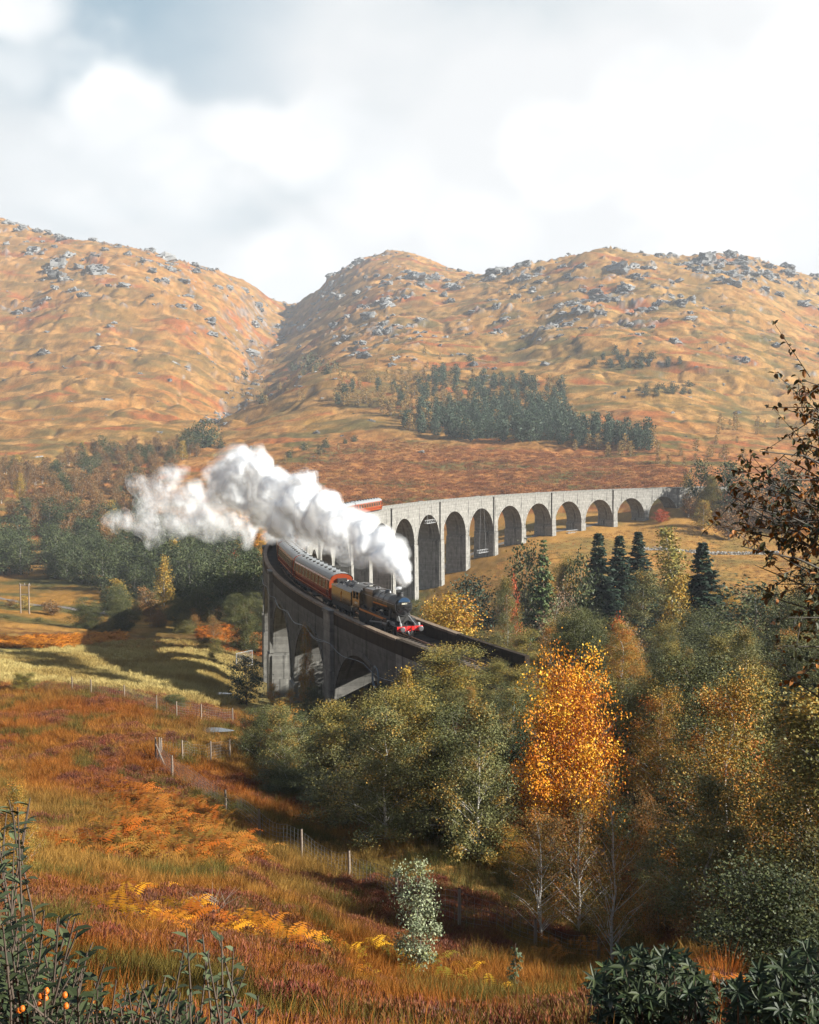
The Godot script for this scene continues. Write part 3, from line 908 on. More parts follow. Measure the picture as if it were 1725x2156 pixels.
func setup_kinds() -> void:
	M.bark = mat("bark", Color.WHITE, 0.9, true)
	M.leaf = leaf_mat("leaf", Color(0.34, 0.34, 0.26))
	var pale := Color(0.50, 0.47, 0.43)
	var grey := Color(0.20, 0.19, 0.17)
	# near and middle distance
	kind("willow", "willow_tree", "birch", 8, 6.5, 0.06, 46, 40000, 0.105, [Color(.07, .07, .02), Color(.13, .12, .032), Color(.20, .165, .04), Color(.36, .21, .03)], grey, 0.13, 0.085, 3)
	kind("olive", "sallow_tree", "spread", 8, 7, 0.08, 44, 40000, 0.105, [Color(.04, .048, .018), Color(.075, .08, .025), Color(.12, .115, .033)], grey, 0.13, 0.085, 2)
	kind("goldbirch", "birch_tree", "birch", 8, 5.5, 0.08, 48, 32000, 0.088, [Color(.10, .10, .028), Color(.22, .17, .035), Color(.38, .19, .025), Color(.36, .11, .015)], pale, 0.085, 0.085, 1)
	kind("greybirch", "birch_tree", "birch", 8, 5, 0.08, 48, 32000, 0.088, [Color(.07, .08, .03), Color(.13, .13, .045), Color(.18, .17, .06), Color(.32, .18, .03)], pale, 0.08, 0.085, 1)
	kind("thinbirch", "birch_tree", "birch", 6, 3.6, 0.22, 44, 10000, 0.06, [Color(.09, .095, .035), Color(.20, .15, .03), Color(.36, .16, .02), Color(.34, .10, .015)], pale, 0.065, 0.10, 1)
	kind("maple", "maple_tree", "spread", 8, 7.4, 0.20, 80, 32000, 0.125, [Color(.26, .07, .008), Color(.50, .14, .008), Color(.62, .24, .012), Color(.70, .35, .022), Color(.74, .46, .04)], grey, 0.12, 0.095, 2, 1)
	kind("darkbush", "bush", "bush", 4, 5, 0.04, 34, 16000, 0.11, [Color(.022, .03, .012), Color(.042, .052, .018), Color(.08, .085, .026)], grey, 0.06, 0.14, 4)
	kind("rustbush", "bush", "bush", 4, 4.5, 0.06, 30, 12000, 0.085, [Color(.09, .08, .03), Color(.20, .10, .025), Color(.30, .11, .02), Color(.12, .10, .035)], grey, 0.05, 0.13, 4)
	kind("olivebush", "bush", "bush", 4, 4.5, 0.06, 30, 14000, 0.10, [Color(.055, .055, .018), Color(.11, .10, .03), Color(.20, .15, .035)], grey, 0.05, 0.13, 4)
	kind("goldbush", "bush", "bush", 4, 5, 0.05, 28, 8000, 0.15, [Color(.16, .14, .03), Color(.34, .22, .03), Color(.45, .25, .03), Color(.36, .14, .02)], grey, 0.05, 0.13, 4)
	# further off
	kind("alder", "alder_tree", "round", 12, 9, 0.08, 30, 4500, 0.42, [Color(.03, .042, .018), Color(.055, .07, .026), Color(.09, .10, .035)], grey, 0.2, 0.12, 1, 3)
	kind("brown", "autumn_tree", "round", 12, 8, 0.16, 30, 4000, 0.38, [Color(.09, .065, .03), Color(.18, .10, .036), Color(.27, .12, .03), Color(.14, .11, .04)], pale, 0.16, 0.12, 2, 3)
	kind("yellow", "birch_tree", "birch", 12, 7, 0.10, 30, 4000, 0.36, [Color(.16, .15, .04), Color(.34, .22, .035), Color(.46, .25, .03)], pale, 0.14, 0.12, 1, 2)
	kind("red", "rowan_tree", "round", 8, 6, 0.10, 26, 3000, 0.32, [Color(.30, .06, .02), Color(.42, .07, .02), Color(.48, .12, .03)], grey, 0.12, 0.12, 1, 1)
	kind("bare", "birch_tree", "round", 10, 8, 0.12, 34, 2600, 0.26, [Color(.20, .12, .07), Color(.28, .16, .08), Color(.16, .12, .06)], pale, 0.12, 0.13, 2, 1)
	kind("poplar", "poplar_tree", "column", 20, 6, 0.06, 40, 5000, 0.42, [Color(.13, .13, .045), Color(.24, .21, .05), Color(.34, .24, .04)], pale, 0.22, 0.14, 1, 1)
	kind("spruce", "spruce_tree", "spruce", 20, 8.5, 0.04, 42, 12000, 1.0, [Color(.010, .020, .013), Color(.016, .032, .019), Color(.03, .052, .026)], Color(.08, .06, .045), 0.28, 0.1, 1, 2)
	kind("larch", "larch_tree", "spruce", 16, 7.5, 0.05, 26, 4500, 0.85, [Color(.05, .085, .03), Color(.09, .13, .045), Color(.13, .16, .05)], Color(.1, .07, .05), 0.24, 0.1, 1, 1)
	kind("pine", "pine_tree", "spread", 10, 9, 0.35, 22, 4200, 0.36, [Color(.03, .05, .035), Color(.05, .08, .05), Color(.09, .12, .075)], Color(.16, .10, .07), 0.2, 0.13, 1, 1)
	# far up the slopes
	kind("farpine", "pine_tree", "column", 12, 8, 0.08, 18, 900, 0.95, [Color(.030, .052, .034), Color(.05, .078, .046), Color(.075, .10, .055)], grey, 0.18, 0.16, 1, 4)
	kind("farbirch", "birch_tree", "birch", 10, 6, 0.06, 16, 600, 0.8, [Color(.20, .15, .05), Color(.32, .20, .055), Color(.24, .12, .03)], pale, 0.12, 0.16, 1, 3)
	kind("fardark", "scrub_bush", "bush", 6, 8, 0.03, 16, 600, 0.8, [Color(.05, .06, .03), Color(.08, .085, .035)], grey, 0.1, 0.16, 2, 2)
	kind("faroak", "oak_tree", "round", 13, 17, 0.08, 34, 3500, 0.8, [Color(.022, .04, .020), Color(.035, .058, .026), Color(.055, .08, .03)], grey, 0.4, 0.12, 1, 1)

func in_poly(p: Vector2, poly: PackedVector2Array) -> bool:
	return Geometry2D.is_point_in_polygon(p, poly)

func build_trees() -> void:
	# the thicket between the path fence and the railway, from the fence corner to the right
	for e in [
		["willow", 545, 74, 1530, 150, "small dark willow at the thicket's left end, beside the fence corner"],
		["olive", 640, 72, 1505, 190, "dark sallow left of the tall olive willow in the thicket"],
		["willow", 735, 68, 1466, 200, "tall olive willow in front of the viaduct's last pier"],
		["willow", 840, 74, 1436, 190, "olive willow hiding the near end of the outer parapet"],
		["yellow", 862, 64, 1412, 80, "slim yellow birch in front of the olive willows at the parapet end"],
		["willow", 955, 74, 1358, 262, "broad olive green willow covering the foot of the inner parapet"],
		["willow", 1052, 80, 1388, 170, "green willow under the very end of the inner parapet"],
		["willow", 1100, 75, 1402, 130, "green willow hiding the cut end of the inner parapet"],
		["greybirch", 1168, 66, 1412, 120, "grey green birch just left of the orange maple's top"],
		["goldbirch", 800, 56, 1560, 230, "wide golden olive birch lit from the right in mid thicket"],
		["goldbirch", 885, 49, 1640, 220, "rusty gold birch low in the thicket, above the wire fence"],
		["olive", 700, 56, 1625, 200, "dark green sallow in the shade behind the long wire fence"],
		["olive", 605, 60, 1600, 170, "shaded sallow over the fence below the corner posts"],
		["olive", 1010, 57, 1545, 200, "dark green sallow left of the flaming orange maple"],
		["olive", 1075, 62, 1450, 170, "grey green sallow behind the left side of the orange maple"],
		["greybirch", 985, 46, 1690, 150, "thin grey green birch below the dark sallow by the maple"],
		["maple", 1222, 47, 1376, 262, "bright orange and yellow maple standing out in the dark thicket"],
		["olive", 1340, 62, 1440, 190, "grey green sallow right behind the orange maple"],
		["willow", 1420, 74, 1400, 170, "yellowish willow between the maple and the big dark trees"],
		["greybirch", 1350, 54, 1620, 130, "grey green birch touching the lower right of the orange maple"],
		["thinbirch", 1140, 33, 1705, 170, "slender rust leaved birch with a straight white trunk by the fence"],
		["thinbirch", 1292, 31, 1625, 190, "slender gold leaved birch with a leaning white trunk, tallest by the fence"],
		["goldbirch", 1075, 41, 1745, 170, "small rusty birch left of the straight white trunk"],
		["thinbirch", 1215, 36, 1690, 170, "small golden birch between the two white trunks"],
		["rustbush", 1215, 46, 1640, 150, "rusty bush under the orange maple"],
		["rustbush", 1430, 33, 1830, 170, "olive and rust bush right of the leaning white trunk"],
		["greybirch", 1390, 38, 1745, 150, "dull green birch behind the rust bush"],
		["olivebush", 1560, 34, 1930, 230, "wide olive bush in the shade at the lower right"],
		["rustbush", 1560, 42, 1770, 180, "brown leaved bush in the shaded wood at the right"],
		["goldbirch", 1650, 38, 1800, 170, "thin rusty birch at the right edge, in shade"],
		["olive", 1700, 46, 1700, 190, "dark sallow at the right edge of the wood"],
		["darkbush", 1290, 46, 1690, 150, "glossy dark bush below the maple's right side"],
		["darkbush", 1400, 58, 1580, 190, "glossy dark evergreen bush right of the orange maple"],
		["darkbush", 1360, 48, 1670, 170, "dark bush behind the leaning white birch"],
		["darkbush", 1470, 50, 1640, 200, "dark evergreen bush in the hollow at the right"],
		["darkbush", 1540, 57, 1545, 170, "dark bush on the bank just above the rails"],
		["goldbush", 1520, 66, 1520, 170, "yellow green bush on the bank beyond the maple"],
		["darkbush", 1620, 54, 1610, 170, "dark bush on the near side of the rails"],
		["goldbirch", 1690, 52, 1570, 150, "yellow green birch in front of the rails at the right edge"],
		["olive", 1560, 86, 1312, 300, "largest dark green tree right of the yellow bush"],
		["olive", 1450, 92, 1375, 190, "dark sallow left of the largest dark green tree"],
		["olive", 1660, 100, 1250, 230, "tall dark tree behind the overhanging branch"],
		["olive", 1705, 76, 1340, 220, "dark tree at the right edge over the rails"],
		["olive", 1500, 112, 1280, 200, "olive tree behind the largest dark green tree"],
		["olive", 1630, 70, 1440, 220, "dark green tree low at the right, above the rails"],
		["olive", 1725, 125, 1190, 220, "dark tree farthest right below the hill field"],
		["alder", 1590, 140, 1235, 190, "dark crown between the tall spruce and the right edge"],
		# on the far side of the railway, inside the bend
		["goldbush", 962, 118, 1257, 185, "golden yellow willow bush behind the inner parapet"],
		["goldbush", 905, 128, 1278, 90, "low gold bush next to the engine's front"],
		["greybirch", 1068, 132, 1213, 80, "narrow grey green birch behind the parapet's end"],
		["olivebush", 1035, 110, 1330, 110, "olive bush just over the inner parapet"],
		["pine", 990, 175, 1222, 120, "blue green pine at the foot of the tallest piers"],
		["alder", 1105, 175, 1152, 95, "dark alder left of the pale larch"],
		["larch", 1143, 172, 1128, 90, "pale green larch below the sixth arch"],
		["red", 1078, 165, 1222, 34, "small red rowan under the dark alder"],
		["willow", 1190, 190, 1172, 85, "round yellow green willow in the field's edge"],
		["alder", 1222, 152, 1180, 90, "dark tree left of the three spruces"],
		["spruce", 1258, 178, 1118, 120, "left one of the three dark spruces in a row"],
		["spruce", 1302, 186, 1124, 115, "middle one of the three dark spruces in a row"],
		["spruce", 1342, 192, 1116, 110, "right one of the three dark spruces in a row"],
		["greybirch", 1352, 150, 1200, 150, "large pale green birch in front of the spruces"],
		["poplar", 1414, 172, 1112, 80, "tall slim yellow green poplar in front of the field"],
		["spruce", 1475, 150, 1138, 150, "tall lone dark spruce right of the poplar"],
		["yellow", 1425, 140, 1215, 90, "yellow green birch below the poplar"],
		["bare", 1160, 140, 1240, 100, "half bare pinkish birch in the middle of the valley wood"],
		["bare", 1205, 148, 1228, 80, "half bare brown birch left of the dark spruces"],
		["willow", 1195, 122, 1290, 130, "olive willow below the half bare birches"],
		["willow", 1110, 118, 1325, 120, "green gold willow over the parapet's far end"],
		["olivebush", 1255, 116, 1312, 110, "dull green bush left of the red bush"],
		["red", 1302, 112, 1308, 62, "dull red bush alone in the green wood"],
		["bare", 1350, 118, 1318, 100, "brown half bare bush right of the red bush"],
		["willow", 1405, 120, 1310, 110, "yellowish willow below the tall poplar"],
		["olive", 1455, 128, 1290, 110, "dark tree below the lone spruce"],
		["willow", 1145, 98, 1372, 130, "green willow behind the maple's left top"],
		["willow", 1240, 100, 1352, 130, "grey green willow behind the maple's top"],
		["willow", 1330, 96, 1372, 130, "willow right behind the maple's top"],
		["olivebush", 1050, 98, 1395, 120, "olive bush at the outer wall of the line's end"],
		# round the far abutment
		["red", 1392, 383, 1073, 36, "scarlet maple beside the last pier but one"],
		["yellow", 1408, 384, 1088, 30, "yellow sapling right beside the scarlet maple"],
		["yellow", 1448, 405, 1000, 40, "yellow green tree on top of the far abutment"],
		["alder", 1475, 396, 975, 70, "pale green tree right of the far abutment"],
		["willow", 1500, 388, 1000, 80, "green willow below the far abutment"],
		["yellow", 1480, 372, 1055, 50, "orange birch at the foot of the far abutment"],
		["brown", 1450, 388, 1040, 45, "brown birch against the far abutment wall"],
		["alder", 1540, 392, 975, 90, "grey green tree behind the overhanging branch, upper left of it"],
		["brown", 1590, 380, 1010, 90, "brown tree behind the overhanging branch"],
		["brown", 1540, 360, 1065, 80, "brown bush at the field's upper right corner"],
		["alder", 1650, 400, 980, 110, "green tree high behind the overhanging branch"],
		["brown", 1690, 380, 1030, 110, "brown tree at the right edge behind the overhanging branch"],
		["alder", 1232, 455, 1060, 50, "dark tree seen through the eighth arch"],
		["alder", 1290, 450, 1055, 60, "dark tree seen through the ninth arch"],
		["alder", 1340, 440, 1050, 60, "dark tree seen through the tenth arch"],
		["alder", 1395, 435, 1040, 50, "dark tree seen through the last arch"],
		["olivebush", 1178, 460, 1092, 40, "scrub seen through the seventh arch"],
		# left of the viaduct
		["pine", 520, 108, 1388, 82, "small blue green pine beside the first pier"],
		["goldbirch", 578, 98, 1442, 60, "red and gold birch sapling in front of the first pier"],
		["goldbirch", 612, 95, 1455, 55, "orange birch sapling just right of the first pier"],
		["goldbirch", 646, 108, 1322, 42, "slim golden birch in the second near arch"],
		["olive", 662, 100, 1446, 60, "dark tree under the second near arch"],
		["olive", 722, 94, 1468, 70, "dark tree in front of the third near arch"],
		["olive", 365, 88, 1462, 80, "dark bush at the long fence below the meadow"],
		["willow", 50, 92, 1415, 75, "dark bush with red leaves on the slope at the left edge"],
		["rustbush", 100, 92, 1432, 55, "rust leaved bush beside the dark bush at the left"],
		["goldbirch", 38, 27, 1650, 110, "tall gold leaved bush at the left edge of the slope"],
		["olive", 185, 214, 1256, 95, "round dark green bush by the bracken row"],
		["rustbush", 448, 205, 1298, 45, "orange bush beyond the meadow"],
		["olivebush", 392, 210, 1290, 50, "olive bush left of the orange bush beyond the meadow"],
		["olive", 522, 190, 1258, 85, "grey green sallow left of the first pier"],
		["olivebush", 430, 180, 1340, 40, "low green bush in the bracken by the meadow"],
		["olivebush", 455, 172, 1342, 35, "dark bush between the bracken and the first pier"],
		["olivebush", 447, 160, 1372, 30, "low green bush on the meadow's upper edge"],
		["yellow", 50, 255, 1256, 40, "small bright golden tree below the twin pole"],
		["yellow", 250, 270, 1220, 60, "yellow birch behind the round dark bush"],
		["brown", 312, 262, 1235, 55, "orange brown tree right of the yellow birch"],
		["brown", 20, 262, 1262, 80, "rusty thicket beside the small golden tree"],
		["brown", 115, 245, 1265, 80, "rusty thicket right of the small golden tree"],
		["olivebush", 15, 222, 1300, 80, "green bush at the left edge over the bracken row"],
		["olivebush", 80, 222, 1300, 70, "green bush over the bracken row"],
		["red", 492, 330, 1165, 50, "red bush on the bank left of the train's curve"],
		["faroak", 428, 690, 886, 68, "round dark green oak alone on the hillside"],
		["fardark", 465, 690, 925, 26, "small dark bush right of the lone oak"],
		["alder", 398, 670, 905, 50, "dark tree left below the lone oak"],
		["fardark", 744, 770, 893, 28, "small dark pine alone on the heath right of the lone oak"],
		["fardark", 655, 1080, 746, 48, "dark shrubby tree high on the slope by the burn"],
		["faroak", 1492, 950, 795, 62, "dark clump of a pine on the open slope at the right"],
	]:
		sighted(e[0], e[1], e[2], e[3], e[4], e[5])
	build_woods()

# woods set out tree by tree inside sighted outlines
func wood(outline: Array, d0: float, d1: float, count: int, kindly: Callable, seedling: int) -> void:
	var poly := PackedVector2Array()
	for k in range(0, outline.size(), 2): poly.append(Vector2(outline[k], outline[k + 1]))
	var r := RandomNumberGenerator.new()
	r.seed = seedling
	var put: Array[Vector2] = []
	var tries := 0
	var lo := poly[0]; var hi := poly[0]
	for p in poly: lo = lo.min(p); hi = hi.max(p)
	while put.size() < count and tries < count * 60:
		tries += 1
		var d := lerpf(d0, d1, r.randf())
		var c := r.randf_range(lo.x, hi.x)
		var p := on_ground(c, d)
		# where the foot appears from the tripod
		var q := Vector3(p.x, p.y - EYE, -p.z)
		var row := 1078.0 - FD * (q.y * cos(PITCH) + q.z * sin(PITCH)) / (q.z * cos(PITCH) - q.y * sin(PITCH))
		if not in_poly(Vector2(c, row), poly): continue
		var near := false
		for o in put:
			if o.distance_squared_to(Vector2(p.x, p.z)) < pow(2.2 + d * 0.006, 2): near = true; break
		if near: continue
		put.append(Vector2(p.x, p.z))
		kindly.call(p, Vector2(c, row), r)

const LOOK := {"darkbush": "dark glossy bush", "olivebush": "olive green bush", "rustbush": "rusty brown bush", "goldbirch": "gold and rust birch", "willow": "yellowish olive willow", "olive": "dark green sallow", "greybirch": "grey green birch", "alder": "dark green alder", "bare": "half bare brownish birch", "goldbush": "golden yellow bush"}

func build_woods() -> void:
	# scrub between the bracken row and the river
	wood([225, 1270, 330, 1285, 440, 1268, 556, 1290, 556, 1335, 480, 1320, 400, 1330, 300, 1330, 225, 1335], 160, 300, 46, func(p: Vector3, s: Vector2, r: RandomNumberGenerator):
		var id: String = ["olivebush", "alder", "rustbush", "olive"][r.randi() % 4]
		plant(id, p, r.randf_range(2.0, 4.0) if id.ends_with("bush") else r.randf_range(5.0, 8.0), 1.1, LOOK[id] + " by the river between meadow and glen wood", "scrub by the river", "shrub"), 20)
	# the wood in the glen left of the bend
	wood([-60, 1010, 90, 985, 190, 960, 300, 915, 380, 925, 420, 965, 330, 1020, 330, 1130, 470, 1160, 540, 1190, 552, 1300, 440, 1270, 330, 1285, 240, 1262, 150, 1225, 60, 1215, -60, 1225], 225, 690, 240, func(p: Vector3, s: Vector2, r: RandomNumberGenerator):
		var low := smoothstep(1110.0, 1180.0, s.y + r.randf_range(-40, 40))
		var id := "alder" if r.randf() < low * 0.85 + 0.15 else "brown"
		if r.randf() < 0.06: id = "yellow"
		var h := r.randf_range(9.5, 15.0) * (1.0 if s.y > 1000 else 0.8)
		var g: String = {"alder": "alders of the glen wood", "brown": "brown birches of the glen wood", "yellow": "yellow birches of the glen wood"}[id]
		var l: String = {"alder": "dark green alder in the glen wood", "brown": "brown leaved tree in the glen wood", "yellow": "yellow birch in the glen wood"}[id]
		l += (", by the road at its foot" if s.y > 1205 else ", low on the slope" if s.y > 1100 else ", on the rise behind the steam" if s.x > 270 else ", upper part at the left")
		plant(id, p, h, r.randf_range(0.85, 1.25), l, g), 11)
	# the understorey of the thicket between fence and railway
	wood([500, 1600, 560, 1530, 700, 1480, 900, 1440, 1110, 1440, 1250, 1420, 1500, 1400, 1725, 1360, 1760, 2060, 1330, 1985, 1130, 1930, 900, 1820, 760, 1770, 640, 1715, 540, 1660], 26, 110, 150, func(p: Vector3, s: Vector2, r: RandomNumberGenerator):
		if absf(Vector2(p.x - CX, p.z - CZ).length() - RAD) < 3.6: return
		var id: String = ["darkbush", "olivebush", "rustbush", "goldbirch", "willow", "olive", "greybirch"][r.randi() % 7]
		if s.x > 1070 and s.x < 1370 and -p.z < 41.0: return
		if s.x > 1070 and s.x < 1370 and -p.z < 52.0:
			if r.randf() < 0.5: return
			id = "rustbush"
		if s.x > 860 and s.x < 1140 and -p.z > 66.0: id = "olivebush"
		var hh := r.randf_range(4.5, 7.0)
		if id.ends_with("bush"): hh = r.randf_range(2.2, 3.6)
		if id == "rustbush": hh = r.randf_range(1.2, 2.4)
		if s.x <= 760.0: hh = minf(hh, maxf(1.2, place(s.x, -p.z, 1490.0).y - p.y))
		if s.x > 760.0 and s.x < 1150.0: hh = minf(hh, maxf(1.2, place(s.x, -p.z, 1450.0).y - p.y))
		plant(id, p, hh, r.randf_range(0.9, 1.3), LOOK[id] + " " + ("at the left end of the thicket, over the fence" if s.x < 800 else "in the thicket's middle, left of the orange maple" if s.x < 1130 else "in the thicket under the orange maple" if s.x < 1340 else "in the shaded wood right of the maple, above the rhododendrons" if s.y > 1640 else "on the bank by the rails right of the maple"), "undergrowth of the thicket", "shrub"), 21)
	wood([1330, 1900, 1725, 1860, 1760, 2080, 1500, 2040, 1360, 1990], 18, 36, 18, func(p: Vector3, s: Vector2, r: RandomNumberGenerator):
		var id: String = ["rustbush", "darkbush", "olivebush"][r.randi() % 3]
		plant(id, p, r.randf_range(0.9, 1.9), 1.25, LOOK[id] + " low in the shade just behind the rhododendrons", "low bushes behind the rhododendrons", "shrub"), 23)
	wood([870, 1330, 1000, 1300, 1130, 1320, 1500, 1300, 1725, 1300, 1725, 1220, 1500, 1190, 1280, 1240, 1080, 1230, 960, 1290], 105, 230, 90, func(p: Vector3, s: Vector2, r: RandomNumberGenerator):
		var id: String = ["willow", "olivebush", "alder", "olive", "greybirch", "bare", "goldbush"][r.randi() % 7]
		plant(id, p, r.randf_range(4.0, 8.0) if s.x < 1200.0 else r.randf_range(2.4, 4.0), r.randf_range(0.9, 1.3), LOOK[id] + " " + ("behind the inner parapet's near end" if s.x < 1120 else "below the three dark spruces in a row" if s.x < 1360 else "between the tall lone spruce and the right edge"), "trees of the valley wood inside the bend", "tree"), 22)
	# gold bushes on the bank beside the bend
	wood([430, 1090, 560, 1080, 552, 1190, 470, 1160, 380, 1120], 260, 480, 22, func(p: Vector3, s: Vector2, r: RandomNumberGenerator):
		plant("goldbush" if r.randf() < 0.6 else "olivebush", p, r.randf_range(2.0, 4.0), r.randf_range(0.9, 1.3), "low bush on the golden bank left of the bend", "bushes on the bank left of the bend"), 12)
	# the pine plantation on the far slope and the birches along its upper edge
	wood([830, 905, 870, 885, 960, 870, 1080, 855, 1190, 850, 1180, 880, 1240, 905, 1380, 935, 1370, 950, 1250, 945, 1130, 930, 1000, 930], 560, 900, 190, func(p: Vector3, s: Vector2, r: RandomNumberGenerator):
		if r.randf() < 0.9: plant("farpine", p, r.randf_range(9.0, 15.0), r.randf_range(0.75, 1.05), "dark green pine in the plantation across the hillside", "pines of the hillside plantation")
		else: plant("farbirch", p, r.randf_range(8.0, 13.0), 1.0, "golden birch among the plantation's pines", "birches among the plantation pines"), 13)
	wood([690, 850, 700, 815, 800, 800, 900, 790, 1000, 800, 1180, 815, 1190, 850, 1080, 855, 960, 870, 870, 885], 700, 1150, 130, func(p: Vector3, s: Vector2, r: RandomNumberGenerator):
		if r.randf() < (0.25 if s.x < 900 else 0.6): plant("farpine", p, r.randf_range(8.0, 14.0), 0.9, "dark pine in the loose upper wood above the plantation", "pines above the plantation")
		else: plant("farbirch", p, r.randf_range(7.0, 12.0), r.randf_range(0.8, 1.2), "golden birch in the loose upper wood above the plantation", "birches above the plantation"), 14)
	# strays along the burn and over the open slopes
	wood([480, 850, 500, 780, 560, 740, 720, 780, 880, 740, 1000, 760, 1000, 800, 700, 815, 690, 850, 600, 860], 700, 1300, 70, func(p: Vector3, s: Vector2, r: RandomNumberGenerator):
		plant("farbirch" if r.randf() < 0.75 else "fardark", p, r.randf_range(4.0, 9.0), 1.0, "stray birch or scrub on the slope beside the burn", "stray trees beside the burn"), 15)
	wood([1240, 770, 1300, 745, 1420, 755, 1440, 770, 1300, 780], 800, 1300, 34, func(p: Vector3, s: Vector2, r: RandomNumberGenerator):
		plant("farpine" if r.randf() < 0.5 else "fardark", p, r.randf_range(5.0, 10.0), 1.0, "grey green tree in the high copse on the right slope", "trees of the high copse"), 16)
	wood([1270, 835, 1340, 820, 1460, 815, 1460, 830, 1350, 838], 700, 1100, 34, func(p: Vector3, s: Vector2, r: RandomNumberGenerator):
		plant("fardark", p, r.randf_range(3.0, 5.5), 1.0, "grey scrub in the long thin copse on the right slope", "scrub of the long thin copse"), 17)
	wood([1100, 940, 1400, 950, 1700, 930, 1720, 880, 1350, 900, 1600, 960, 1500, 1000, 1200, 955], 480, 900, 36, func(p: Vector3, s: Vector2, r: RandomNumberGenerator):
		plant("farbirch", p, r.randf_range(4.0, 9.0), 1.0, "small pale birch scattered over the slope above the viaduct", "birches above the viaduct"), 18)
	wood([560, 960, 740, 930, 830, 935, 700, 960, 600, 985], 500, 800, 14, func(p: Vector3, s: Vector2, r: RandomNumberGenerator):
		plant("fardark" if r.randf() < 0.5 else "farbirch", p, r.randf_range(2.5, 5.0), 1.0, "small bush on the heath between oak and plantation", "bushes on the heath"), 19)

# --- the train. Vehicles are built along +x (forwards), y from the rail head, z to their right
func on_track(k: float, y := RAIL) -> Transform3D:
	var th := TH0 + DTH * k
	var f := Vector3(sin(th), 0, -cos(th))         # towards the near end
	return Transform3D(Basis(f, Vector3.UP, f.cross(Vector3.UP)), at(k, 0, y))

func vehicle_at(front: float, length: float) -> Transform3D:   # front: distance of the front end behind refuge 0 measured towards the near end
	var ka := -front / (DTH * RAD); var kb := -(front - length) / (DTH * RAD)
	var a := at(ka, 0, RAIL); var b := at(kb, 0, RAIL)
	var f := (a - b).normalized()
	return Transform3D(Basis(f, Vector3.UP, f.cross(Vector3.UP)), a)

func wheel_mesh(r: float, spokes: int) -> Array:
	var rim := Buf.new()
	rim.lathe(Vector3.ZERO, Vector3(0, 0, 1), [Vector2(-.06, r * .86), Vector2(-.06, r), Vector2(.05, r), Vector2(.07, r + .03), Vector2(.085, r + .03), Vector2(.085, r * .86), Vector2(-.06, r * .86)], 24, Color(0.5, 0.5, 0.5))
	var b := Buf.new()
	b.lathe(Vector3.ZERO, Vector3(0, 0, 1), [Vector2(-.1, 0), Vector2(-.1, r * .2), Vector2(.08, r * .2), Vector2(.08, 0)], 12)
	for s in spokes:
		var w := TAU * s / spokes
		var d := Vector3(cos(w), sin(w), 0)
		b.rod(d * r * .18, d * r * .9, .035, .028, 4)
	return [b.done(), rim.done()]

func text_mesh(s: String, high: float) -> TextMesh:
	var f := SystemFont.new()
	f.font_names = PackedStringArray(["Droid Sans"])
	f.font_weight = 700
	var t := TextMesh.new()
	t.text = s; t.font = f; t.font_size = 32; t.pixel_size = high / 24.0; t.depth = 0.015
	return t

func mesh_of(f: Callable) -> ArrayMesh:
	var b := Buf.new()
	f.call(b)
	return b.done()

